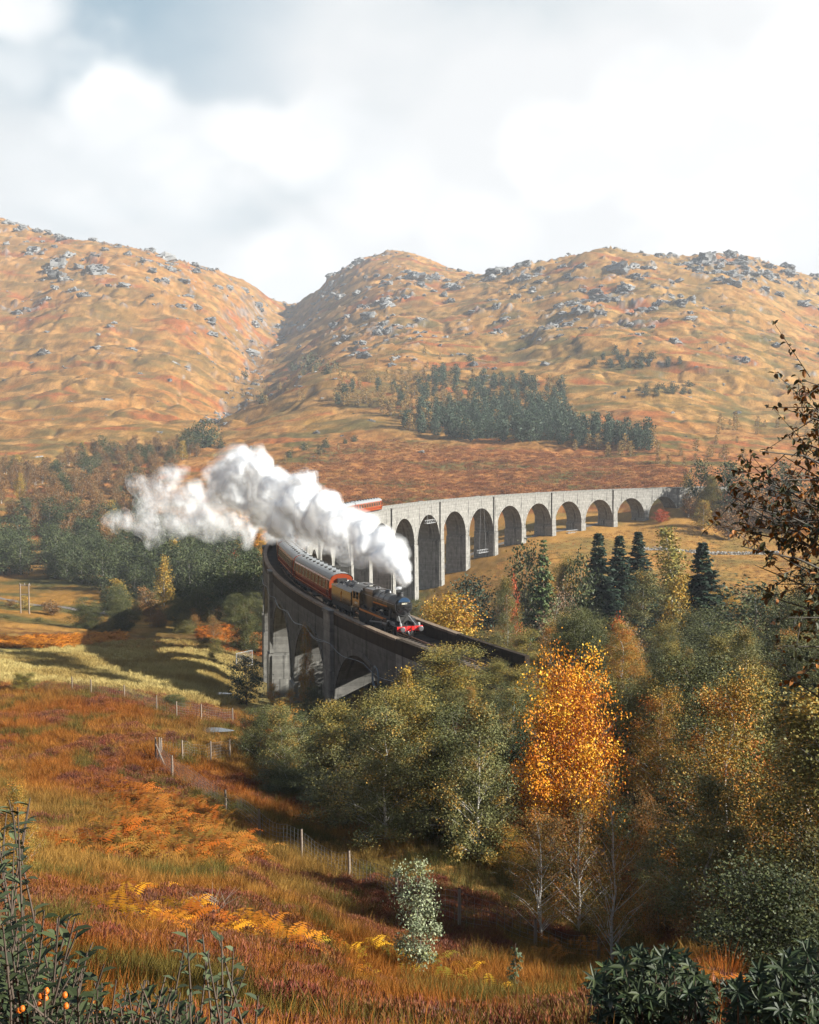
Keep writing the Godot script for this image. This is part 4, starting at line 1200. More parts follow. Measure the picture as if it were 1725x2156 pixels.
func build_train() -> void:
	M.black = mat("black_paint", lin(0.014, 0.014, 0.015), 0.22)
	M.black.metallic_specular = 0.9
	M.soot = mat("sooty_black", lin(0.018, 0.018, 0.019), 0.5)
	M.boiler = mat("boiler_black", lin(0.07, 0.068, 0.066), 0.30, false, 0.35)
	M.panel = mat("bronze_reflection_panel", lin(0.34, 0.27, 0.17), 0.16, false, 0.8)  # orange hillside reflection put into the colour of the black enamel sides
	M.steel = mat("steel", lin(0.22, 0.22, 0.23), 0.35, false, 0.7)
	M.frame = mat("underframe", lin(0.02, 0.019, 0.018), 0.7)
	M.redpaint = mat("red_paint", lin(0.62, 0.02, 0.018), 0.35)
	M.cream = mat("cream_lettering", lin(0.75, 0.70, 0.55), 0.6)
	M.lining = mat("orange_lining", lin(0.50, 0.17, 0.03), 0.4)
	M.lamp = mat("lamp_white", lin(0.36, 0.36, 0.35), 0.4)
	M.darkblue = mat("blue_board", lin(0.02, 0.05, 0.10), 0.25)  # dark blue arc-topped segment across the upper smokebox door
	M.coal = mat("coal", lin(0.02, 0.02, 0.022), 0.35)
	M.emblem = mat("emblem", lin(0.6, 0.24, 0.02), 0.4)
	var start := 5.385 * DTH * RAD
	# ---- locomotive
	var L := thing("steam_locomotive", "black steam locomotive with red buffer beam leading the train", "locomotive", vehicle_at(start, 11.8))
	var barrel := mesh_of(func(b: Buf):
		b.lathe(Vector3(0, 2.78, 0), Vector3(-1, 0, 0), [Vector2(3.5, .80), Vector2(7.1, .90), Vector2(7.1, .86)], 28)
		for x in [3.55, 4.7, 5.9, 7.0]:
			b.lathe(Vector3(0, 2.78, 0), Vector3(-1, 0, 0), [Vector2(x, .80), Vector2(x, .83 + (x - 3.5) * .028), Vector2(x + .07, .83 + (x - 3.5) * .028), Vector2(x + .07, .80)], 28))
	var boiler := obj("boiler", barrel, M.boiler, L)
	obj("dome", mesh_of(func(b: Buf): b.lathe(Vector3(-5.3, 3.5, 0), Vector3.UP, [Vector2(0, .42), Vector2(.18, .36), Vector2(.32, .30), Vector2(.40, .18), Vector2(.42, 0)], 16)), M.boiler, boiler)
	obj("safety_valve", mesh_of(func(b: Buf):
		for z in [-.16, .16]: b.lathe(Vector3(-8.1, 3.62, z), Vector3.UP, [Vector2(0, .12), Vector2(.2, .10), Vector2(.22, 0)], 10)), M.steel, boiler)
	obj("smokebox", mesh_of(func(b: Buf): b.lathe(Vector3(0, 2.78, 0), Vector3(-1, 0, 0), [Vector2(1.55, .70), Vector2(1.55, .84), Vector2(1.6, .87), Vector2(3.5, .87), Vector2(3.5, .80)], 28)), M.soot, L)
	var door := obj("smokebox_door", mesh_of(func(b: Buf):
		b.lathe(Vector3(-1.55, 2.78, 0), Vector3(1, 0, 0), [Vector2(0, .74), Vector2(.05, .72), Vector2(.14, .5), Vector2(.20, .2), Vector2(.21, 0)], 28)
		b.lathe(Vector3(-1.36, 2.78, 0), Vector3(1, 0, 0), [Vector2(0, .07), Vector2(.1, .06), Vector2(.1, 0)], 10)
		b.rod(Vector3(-1.28, 2.78, 0), Vector3(-1.28, 2.52, .06), .02); b.rod(Vector3(-1.31, 2.78, 0), Vector3(-1.31, 2.60, -.16), .02)
		for y in [2.45, 3.08]: b.box(Vector3(-1.52, y, -.72), Vector3(-1.40, y + .07, .1))), M.black, L)
	var plate := obj("number_plate", mesh_of(func(b: Buf): b.box(Vector3(-1.40, 2.98, -.34), Vector3(-1.36, 3.17, .34))), M.soot, door)
	var tx := obj("number", text_mesh("44871", 0.15), M.cream, door, Transform3D(Basis(Vector3.UP, PI / 2), Vector3(-1.345, 3.075, 0)))
	obj("blue_segment", mesh_of(func(b: Buf):
		for s in 12:
			var w0 := lerpf(.45, PI - .45, s / 12.0); var w1 := lerpf(.45, PI - .45, (s + 1) / 12.0)
			b.quad(Vector3(-1.34, 3.24, cos(w0) * .66), Vector3(-1.34, 3.24, cos(w1) * .66), Vector3(-1.37, 2.93 + sin(w1) * .72, cos(w1) * .66), Vector3(-1.37, 2.93 + sin(w0) * .72, cos(w0) * .66))
			b.quad(Vector3(-1.38, 2.93 + sin(w0) * .72, cos(w0) * .66), Vector3(-1.38, 2.93 + sin(w1) * .72, cos(w1) * .66), Vector3(-1.38, 3.24, cos(w1) * .66), Vector3(-1.38, 3.24, cos(w0) * .66))), M.darkblue, door)
	obj("chimney", mesh_of(func(b: Buf): b.lathe(Vector3(-2.35, 3.55, 0), Vector3.UP, [Vector2(0, .46), Vector2(.12, .33), Vector2(.36, .29), Vector2(.40, .35), Vector2(.48, .34), Vector2(.48, .25), Vector2(.2, .22)], 18)), M.soot, L)
	# Belpaire firebox: rounded shoulders, flat sides
	obj("firebox", mesh_of(func(b: Buf):
		var sec: Array[Vector2] = []
		for s in 13:
			var w := PI * s / 12.0
			sec.append(Vector2(clampf(cos(w) * 1.18, -.92, .92), 2.78 + minf(sin(w) * 1.2, .94 - .06 * cos(w) * cos(w))))
		sec.append(Vector2(-.88, 1.6)); sec.push_front(Vector2(.88, 1.6))
		for s in sec.size() - 1:
			b.quad(Vector3(-7.1, sec[s].y, sec[s].x), Vector3(-9.8, sec[s].y - .08, sec[s].x), Vector3(-9.8, sec[s + 1].y - .08, sec[s + 1].x), Vector3(-7.1, sec[s + 1].y, sec[s + 1].x))
			b.tri(Vector3(-7.1, 2.6, 0), Vector3(-7.1, sec[s].y, sec[s].x), Vector3(-7.1, sec[s + 1].y, sec[s + 1].x))), M.boiler, L)
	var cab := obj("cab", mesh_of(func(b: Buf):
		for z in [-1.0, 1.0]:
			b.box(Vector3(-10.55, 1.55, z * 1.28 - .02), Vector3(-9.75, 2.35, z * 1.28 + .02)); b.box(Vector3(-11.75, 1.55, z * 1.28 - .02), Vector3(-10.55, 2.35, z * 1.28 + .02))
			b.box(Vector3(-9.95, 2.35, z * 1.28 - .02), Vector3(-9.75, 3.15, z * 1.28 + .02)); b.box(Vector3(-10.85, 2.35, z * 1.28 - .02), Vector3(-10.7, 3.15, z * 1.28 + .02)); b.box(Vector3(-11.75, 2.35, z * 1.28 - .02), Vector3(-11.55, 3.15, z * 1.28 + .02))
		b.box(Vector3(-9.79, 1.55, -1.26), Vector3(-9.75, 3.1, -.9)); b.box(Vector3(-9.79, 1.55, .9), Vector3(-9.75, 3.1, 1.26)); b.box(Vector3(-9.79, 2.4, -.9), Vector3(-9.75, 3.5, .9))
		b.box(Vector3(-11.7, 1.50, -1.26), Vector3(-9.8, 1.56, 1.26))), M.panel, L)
	obj("cab_roof", mesh_of(func(b: Buf):
		for s in 10:
			var w0 := lerpf(.32, PI - .32, s / 10.0); var w1 := lerpf(.32, PI - .32, (s + 1) / 10.0)
			b.quad(Vector3(-9.6, 2.75 + sin(w0) * 1.05, cos(w0) * 1.4), Vector3(-12.0, 2.75 + sin(w0) * 1.05, cos(w0) * 1.4), Vector3(-12.0, 2.75 + sin(w1) * 1.05, cos(w1) * 1.4), Vector3(-9.6, 2.75 + sin(w1) * 1.05, cos(w1) * 1.4))
		b.box(Vector3(-11.2, 3.76, -.35), Vector3(-10.3, 3.84, .35))), M.boiler, cab)
	for z in [-1.305, 1.305]:
		obj("number", text_mesh("44871", 0.22), M.cream, cab, Transform3D(Basis(Vector3.UP, 0.0 if z > 0 else PI), Vector3(-10.65, 1.95, z)))
	var plate2 := obj("running_plate", mesh_of(func(b: Buf):
		for z in [-1.0, 1.0]:
			b.box(Vector3(-9.8, 1.60, minf(z * .75, z * 1.28)), Vector3(-2.6, 1.66, maxf(z * .75, z * 1.28)))
			b.quad(Vector3(-2.6, 1.63, z * 1.28), Vector3(-2.6, 1.63, z * .4), Vector3(-1.2, 1.20, z * .4), Vector3(-1.2, 1.20, z * 1.28))
			b.box(Vector3(-1.2, 1.16, minf(z * .0, z * 1.28)), Vector3(-.1, 1.20, maxf(z * .0, z * 1.28)))), M.soot, L)
	for z in [-1.0, 1.0]:
		obj("valance", mesh_of(func(b: Buf): b.box(Vector3(-9.8, 1.42, z * 1.285 - .015), Vector3(-2.6, 1.60, z * 1.285 + .015))), M.lining, plate2)
		obj("splasher", mesh_of(func(b: Buf):
			for x in [-5.1, -7.3, -9.4]: b.lathe(Vector3(x, .92, z * .82), Vector3(0, 0, z), [Vector2(0, 0), Vector2(0, 1.02), Vector2(.3, 1.02), Vector2(.3, 0)], 20)), M.soot, plate2)
		obj("handrail", mesh_of(func(b: Buf): b.rod(Vector3(-1.7, 3.0, z * .92), Vector3(-9.5, 3.05, z * 1.0), .022, .022, 5)), M.steel, boiler)
		obj("lining_band", mesh_of(func(b: Buf):
			b.quad(Vector3(-3.6, 2.50, z * .80), Vector3(-7.05, 2.46, z * .885), Vector3(-7.05, 2.62, z * .91), Vector3(-3.6, 2.64, z * .83))), M.lining, boiler)
		var cyl := obj("cylinder", mesh_of(func(b: Buf):
			b.lathe(Vector3(-3.2, 1.0, z * 1.12), Vector3(1, 0, 0), [Vector2(0, 0), Vector2(0, .40), Vector2(1.15, .40), Vector2(1.15, .15), Vector2(1.3, .12), Vector2(1.3, 0)], 18)
			b.box(Vector3(-3.15, 1.0, z * 1.12 - .3), Vector3(-2.1, 1.55, z * 1.12 + .3))), M.soot, L)
		obj("piston_rod", mesh_of(func(b: Buf):
			b.rod(Vector3(-3.2, 1.0, z * 1.12), Vector3(-4.2, 1.0, z * 1.12), .05)
			b.box(Vector3(-4.3, 1.12, z * 1.12 - .06), Vector3(-3.2, 1.18, z * 1.12 + .06)); b.box(Vector3(-4.3, .82, z * 1.12 - .06), Vector3(-3.2, .88, z * 1.12 + .06))), M.steel, cyl)
		obj("coupling_rod", mesh_of(func(b: Buf): b.box(Vector3(-9.5, .60, z * 1.0 - .03), Vector3(-5.0, .72, z * 1.0 + .03))), M.steel, L)
		obj("connecting_rod", mesh_of(func(b: Buf):
			b.rod(Vector3(-4.2, 1.0, z * 1.12), Vector3(-7.3, .66, z * 1.12), .07, .08, 4); b.rod(Vector3(-5.9, 1.5, z * 1.16), Vector3(-7.0, .8, z * 1.16), .03); b.rod(Vector3(-3.5, 1.35, z * 1.16), Vector3(-5.9, 1.3, z * 1.16), .035)), M.steel, L)
		obj("steam_pipe", mesh_of(func(b: Buf): b.rod(Vector3(-2.5, 1.6, z * 1.0), Vector3(-2.6, 2.5, z * .8), .13, .11, 10)), M.soot, L)
		obj("steps", mesh_of(func(b: Buf):
			b.box(Vector3(-11.6, .5, z * 1.25 - .02), Vector3(-11.1, 1.5, z * 1.25 + .02)); b.box(Vector3(-11.6, .5, z * 1.25 - .2), Vector3(-11.1, .54, z * 1.25 + .2)); b.box(Vector3(-11.6, 1.0, z * 1.25 - .2), Vector3(-11.1, 1.04, z * 1.25 + .2))), M.soot, L)
		obj("smokebox_stay", mesh_of(func(b: Buf): b.rod(Vector3(-1.55, 1.95, z * .48), Vector3(-.35, 1.25, z * .72), .035, .035, 5, Color(1, 1, 1))), M.lamp, L)
	obj("saddle", mesh_of(func(b: Buf): b.box(Vector3(-3.3, 1.2, -.6), Vector3(-1.7, 2.2, .6)); b.box(Vector3(-11.6, .75, -.55), Vector3(-.3, 1.5, -.47)); b.box(Vector3(-11.6, .75, .47), Vector3(-.3, 1.5, .55)); b.box(Vector3(-9.6, .7, -.6), Vector3(-7.4, 1.7, .6))), M.frame, L)
	var w_big := wheel_mesh(.91, 15); var w_small := wheel_mesh(.5, 10)
	for x in [-5.1, -7.3, -9.4]:
		for z in [-.75, .75]:
			var wh := obj("driving_wheel", w_big[0], M.soot, L, Transform3D(Basis(Vector3.UP, 0.0 if z > 0 else PI), Vector3(x, .92, z)))
			obj("tyre", w_big[1], M.steel, wh)
	for x in [-1.75, -3.75]:
		for z in [-.75, .75]:
			var wh := obj("bogie_wheel", w_small[0], M.soot, L, Transform3D(Basis(Vector3.UP, 0.0 if z > 0 else PI), Vector3(x, .51, z)))
			obj("tyre", w_small[1], M.steel, wh)
	var beam := obj("buffer_beam", mesh_of(func(b: Buf): b.box(Vector3(-.12, .80, -1.25), Vector3(0, 1.24, 1.25))), M.redpaint, L)
	var buf := mesh_of(func(b: Buf): b.lathe(Vector3.ZERO, Vector3(1, 0, 0), [Vector2(0, .16), Vector2(.3, .13), Vector2(.42, .10), Vector2(.42, .23), Vector2(.47, .24), Vector2(.5, .2), Vector2(.51, 0)], 18))
	for z in [-.88, .88]:
		obj("buffer", buf, M.steel, beam, Transform3D(Basis(), Vector3(0, 1.03, z)))
		var lp := obj("lamp", mesh_of(func(b: Buf): b.box(Vector3(-.16, 1.25, z - .09), Vector3(.02, 1.52, z + .09)); b.lathe(Vector3(.02, 1.40, z), Vector3(1, 0, 0), [Vector2(0, .08), Vector2(.05, .08), Vector2(.05, 0)], 10)), M.lamp, beam)
	obj("coupling_hook", mesh_of(func(b: Buf):
		b.rod(Vector3(0, 1.0, 0), Vector3(.3, 1.0, 0), .06); b.rod(Vector3(.3, 1.0, 0), Vector3(.28, .5, .02), .04); b.rod(Vector3(.28, .5, .02), Vector3(.1, .42, .0), .04)), M.frame, beam)
	obj("brake_hose", mesh_of(func(b: Buf):
		for z in [-.35, .38]: b.tube(PackedVector3Array([Vector3(.03, 1.25, z), Vector3(.12, 1.55, z), Vector3(.2, 1.3, z), Vector3(.2, .8, z * 1.2), Vector3(.05, .6, z * 1.4)]), PackedFloat32Array([.035, .035, .035, .035, .035]), 5)), M.steel, beam)
	# ---- tender
	var T := thing("coal_tender", "black polished tender heaped with coal behind the locomotive", "tender", vehicle_at(start - 12.1, 7.2))
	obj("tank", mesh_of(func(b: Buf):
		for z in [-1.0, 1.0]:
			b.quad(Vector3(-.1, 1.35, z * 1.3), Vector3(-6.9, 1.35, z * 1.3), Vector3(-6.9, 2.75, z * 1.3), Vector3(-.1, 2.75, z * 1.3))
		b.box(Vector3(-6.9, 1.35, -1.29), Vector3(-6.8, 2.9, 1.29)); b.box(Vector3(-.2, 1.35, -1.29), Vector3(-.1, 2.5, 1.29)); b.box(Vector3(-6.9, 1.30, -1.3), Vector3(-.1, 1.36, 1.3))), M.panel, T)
	obj("coping", mesh_of(func(b: Buf):
		for z in [-1.0, 1.0]:
			b.quad(Vector3(-.1, 2.75, z * 1.3), Vector3(-5.4, 2.75, z * 1.3), Vector3(-5.4, 3.15, z * .98), Vector3(-.1, 3.15, z * .98))
		b.box(Vector3(-6.9, 2.72, -1.28), Vector3(-5.4, 2.78, 1.28)); b.box(Vector3(-5.45, 2.75, -1.0), Vector3(-5.4, 3.15, 1.0))), M.boiler, T)
	var cr := RandomNumberGenerator.new(); cr.seed = 5
	var coal := obj("coal", mesh_of(func(b: Buf):
		for q in 420:
			var x := cr.randf_range(-5.3, -.5); var z := cr.randf_range(-.95, .95)
			var y := 2.85 + .35 * (1.0 - z * z) * smoothstep(-.3, -2.0, x) + cr.randf_range(-.05, .1)
			var s := cr.randf_range(.07, .17)
			b.box(-Vector3(s, s * .7, s * .8), Vector3(s, s * .7, s * .8), Color.WHITE, Transform3D(Basis.from_euler(Vector3(cr.randf() * 6, cr.randf() * 6, cr.randf() * 6)), Vector3(x, y, z)))), M.coal, T)
	coal.set_meta("kind", "stuff")
	obj("coal_bed", mesh_of(func(b: Buf): b.box(Vector3(-5.4, 2.5, -1.0), Vector3(-.3, 2.85, 1.0))), M.coal, T)
	obj("tender_frame", mesh_of(func(b: Buf):
		for z in [-1.18, 1.18]:
			b.box(Vector3(-6.9, .75, z - .03), Vector3(-.2, 1.28, z + .03)); b.box(Vector3(-6.9, 1.28, z - .12), Vector3(-.1, 1.33, z + .12))
			for x in [-1.3, -3.3, -5.4]: b.box(Vector3(x - .2, .38, z - .1), Vector3(x + .2, .8, z + .1))), M.frame, T)
	var w_t := wheel_mesh(.65, 12)
	for x in [-1.3, -3.3, -5.4]:
		for z in [-.75, .75]:
			obj("wheel", w_t[0], M.frame, T, Transform3D(Basis(Vector3.UP, 0.0 if z > 0 else PI), Vector3(x, .66, z))).add_child(MeshInstance3D.new())
	for n in T.get_children():
		for q in n.get_children():
			q.name = "tyre"; q.mesh = w_t[1]; q.material_override = M.steel
	for z in [-1.0, 1.0]:
		var em := obj("crest", mesh_of(func(b: Buf):
			b.lathe(Vector3(-3.4, 1.95, z * 1.305), Vector3(0, 0, z), [Vector2(0, .20), Vector2(.012, .20), Vector2(.012, .14), Vector2(0, .14)], 18)
			b.rod(Vector3(-3.45, 2.15, z * 1.31), Vector3(-3.35, 2.42, z * 1.31), .09, .06, 6); b.rod(Vector3(-3.35, 2.40, z * 1.31), Vector3(-3.28, 2.5, z * 1.31), .07, .04, 6)
			b.rod(Vector3(-3.35, 1.75, z * 1.31), Vector3(-3.5, 1.5, z * 1.31), .05, .03, 5)), M.emblem, T)
		obj("coping_rail", mesh_of(func(b: Buf): b.rod(Vector3(-.1, 2.77, z * 1.31), Vector3(-6.9, 2.77, z * 1.31), .025, .025, 5)), M.steel, T)
	# ---- coaches
	M.maroon = mat("maroon", lin(0.27, 0.048, 0.016), 0.16)
	M.maroon.metallic_specular = 0.9
	M.roof = mat("roof_grey", lin(0.22, 0.23, 0.235), 0.55)
	M.glass = mat("window_glass", lin(0.03, 0.03, 0.03), 0.1)
	M.glass.metallic_specular = 0.4
	M.wframe = mat("window_frame", lin(0.30, 0.20, 0.11), 0.3, false, 0.4)
	M.blackrub = mat("gangway", lin(0.02, 0.02, 0.02), 0.8)
	var C := thing("passenger_coach", "maroon passenger coach coupled right behind the tender", "coach", vehicle_at(start - 19.6, 19.9), "maroon coaches of the train")
	var LEN := 19.6
	obj("body", mesh_of(func(b: Buf):
		var sec := [Vector2(1.30, 1.05), Vector2(1.40, 1.7), Vector2(1.40, 2.1), Vector2(1.32, 2.95), Vector2(1.20, 3.22)]
		for z in [-1.0, 1.0]:
			for s in sec.size() - 1:
				b.quad(Vector3(0, sec[s].y, sec[s].x * z), Vector3(-LEN, sec[s].y, sec[s].x * z), Vector3(-LEN, sec[s + 1].y, sec[s + 1].x * z), Vector3(0, sec[s + 1].y, sec[s + 1].x * z))
		for x in [0.0, -LEN]:
			for s in sec.size() - 1:
				b.quad(Vector3(x, sec[s].y, -sec[s].x), Vector3(x, sec[s].y, sec[s].x), Vector3(x, sec[s + 1].y, sec[s + 1].x), Vector3(x, sec[s + 1].y, -sec[s + 1].x))
			for q in 8:
				var w0 := PI * q / 8; var w1 := PI * (q + 1) / 8
				b.tri(Vector3(x, 3.2, 0), Vector3(x, 3.2 + sin(w0) * .6, cos(w0) * 1.2), Vector3(x, 3.2 + sin(w1) * .6, cos(w1) * 1.2))
		b.box(Vector3(-LEN, 1.0, -1.29), Vector3(0, 1.06, 1.29))), M.maroon, C)
	var roof := obj("roof", mesh_of(func(b: Buf):
		for q in 12:
			var w0 := lerpf(-.06, PI + .06, q / 12.0); var w1 := lerpf(-.06, PI + .06, (q + 1) / 12.0)
			b.quad(Vector3(.06, 3.2 + sin(w0) * .64, cos(w0) * 1.26), Vector3(-LEN - .06, 3.2 + sin(w0) * .64, cos(w0) * 1.26), Vector3(-LEN - .06, 3.2 + sin(w1) * .64, cos(w1) * 1.26), Vector3(.06, 3.2 + sin(w1) * .64, cos(w1) * 1.26))
		for x in [-3.2, -6.5, -9.8, -13.1, -16.4]: b.lathe(Vector3(x, 3.2, 0), Vector3(-1, 0, 0), [Vector2(0, .6), Vector2(0, .66), Vector2(.05, .66), Vector2(.05, .6)], 20)), M.roof, C)
	var vent := mesh_of(func(b: Buf): b.box(Vector3(-.12, 0, -.14), Vector3(.12, .16, .14)); b.box(Vector3(-.16, .16, -.18), Vector3(.16, .19, .18)))
	for q in 9:
		for z in [-.42, .42]: obj("ventilator", vent, M.frame, roof, Transform3D(Basis(), Vector3(-1.6 - q * 2.05, 3.75, z)))
	var win := mesh_of(func(b: Buf): b.box(Vector3(-.55, -.42, -.02), Vector3(.55, .42, .02)))
	var wfr := mesh_of(func(b: Buf):
		b.box(Vector3(-.62, .42, -.03), Vector3(.62, .49, .045)); b.box(Vector3(-.62, -.49, -.03), Vector3(.62, -.42, .045)); b.box(Vector3(-.62, -.42, -.03), Vector3(-.55, .42, .045)); b.box(Vector3(.55, -.42, -.03), Vector3(.62, .42, .045)); b.box(Vector3(-.55, .14, .0), Vector3(.55, .18, .04)))
	var dwin := mesh_of(func(b: Buf): b.box(Vector3(-.22, -.40, -.02), Vector3(.22, .40, .02)))
	var dline := mesh_of(func(b: Buf):
		for x in [-.36, .33]: b.box(Vector3(x, -1.3, -.03), Vector3(x + .03, .55, .012))
		b.box(Vector3(.2, -.62, 0), Vector3(.26, -.5, .06)))
	for z in [-1.0, 1.0]:
		var turn := Basis(Vector3.UP, 0.0 if z > 0 else PI) * Basis(Vector3.RIGHT, -.09)
		for q in 9:
			var x := -2.5 - q * 1.83
			var o := obj("window", win, M.glass, C, Transform3D(turn, Vector3(x, 2.52, z * 1.375)))
			obj("frame", wfr, M.wframe, o)
		for x in [-.75, -9.8, -18.85]:
			if x == -9.8: continue
			var d := obj("door", dline, M.frame, C, Transform3D(turn, Vector3(x, 2.52, z * 1.375)))
			obj("window", dwin, M.glass, d, Transform3D(Basis(), Vector3(0, 0, .015)))
		for y in [1.25, 2.0]:
			obj("lining", mesh_of(func(b: Buf): b.box(Vector3(-LEN, y, z * (1.36 if y < 1.5 else 1.405) - .01), Vector3(0, y + .035, z * (1.36 if y < 1.5 else 1.405) + .01))), M.lining, C)
	for x in [.0, -LEN]:
		obj("gangway", mesh_of(func(b: Buf): b.box(Vector3(minf(x, x + .25 * (1 if x == 0 else -1)), 1.2, -.5), Vector3(maxf(x, x + .25 * (1 if x == 0 else -1)), 3.3, .5))), M.blackrub, C)
	obj("underframe", mesh_of(func(b: Buf):
		b.box(Vector3(-LEN, .82, -1.2), Vector3(0, 1.0, 1.2)); b.box(Vector3(-12.5, .35, -1.1), Vector3(-10.8, .82, -.5)); b.box(Vector3(-9.6, .4, .5), Vector3(-7.4, .82, 1.15)); b.box(Vector3(-12.5, .4, .6), Vector3(-11, .82, 1.15))
		for z in [-1.15, 1.15]: b.rod(Vector3(-5.5, .8, z), Vector3(-8.0, .5, z), .04); b.rod(Vector3(-8.0, .5, z), Vector3(-12.0, .5, z), .04); b.rod(Vector3(-12.0, .5, z), Vector3(-14.2, .8, z), .04)), M.frame, C)
	var w_c := mesh_of(func(b: Buf): b.lathe(Vector3.ZERO, Vector3(0, 0, 1), [Vector2(-.06, 0), Vector2(-.06, .46), Vector2(.06, .46), Vector2(.08, .49), Vector2(.08, 0)], 16))
	for x in [-2.9, -16.7]:
		var bg := obj("bogie", mesh_of(func(b: Buf):
			for z in [-1.0, 1.0]: b.box(Vector3(x - 1.9, .45, z - .06), Vector3(x + 1.9, .72, z + .06)); b.box(Vector3(x - 1.5, .3, z - .12), Vector3(x - 1.1, .6, z + .12)); b.box(Vector3(x + 1.1, .3, z - .12), Vector3(x + 1.5, .6, z + .12))
			b.box(Vector3(x - .3, .4, -.95), Vector3(x + .3, .8, .95))), M.frame, C)
		for dx in [-1.3, 1.3]:
			for z in [-.75, .75]: obj("wheel", w_c, M.frame, bg, Transform3D(Basis(Vector3.UP, 0.0 if z > 0 else PI), Vector3(x + dx, .47, z)))
	for q in range(1, 8):
		var names := ["", "second maroon coach behind the tender, on the tightest part in view", "third maroon coach, its far end lost in the steam", "fourth maroon coach, hidden behind the steam", "fifth maroon coach, hidden behind the steam", "sixth maroon coach, hidden behind the steam", "seventh maroon coach, hidden behind the steam", "last maroon coach, its red tail end showing beyond the steam"]
		dup(C, vehicle_at(start - 19.6 - q * 20.2, 19.9), names[q])
	# ---- the line itself
	M.rust = mat("rail_rust", lin(0.16, 0.075, 0.04), 0.6)
	M.timber = mat("sleeper_timber", lin(0.09, 0.07, 0.055), 0.9)
	var R := thing("railway_track", "single railway line of rusty rails on dark sleepers", "railway track")
	for o in [-.75, .75]:
		var b := Buf.new()
		block(b, -9.5, 6.6, o - .035, o + .035, RAIL - .16, RAIL, Color.WHITE, 120)
		obj("rail", b.done(), M.rust, R)
	var sl := mesh_of(func(b: Buf): b.box(Vector3(-.13, -.13, -1.3), Vector3(.13, 0, 1.3)))
	var where := []
	var k := -9.5
	while k < -5.3:
		where.append(on_track(k, RAIL - .16)); k += 0.7 / (DTH * RAD)
	copies("sleepers", sl, M.timber, where, PackedColorArray(), R).set_meta("kind", "stuff")

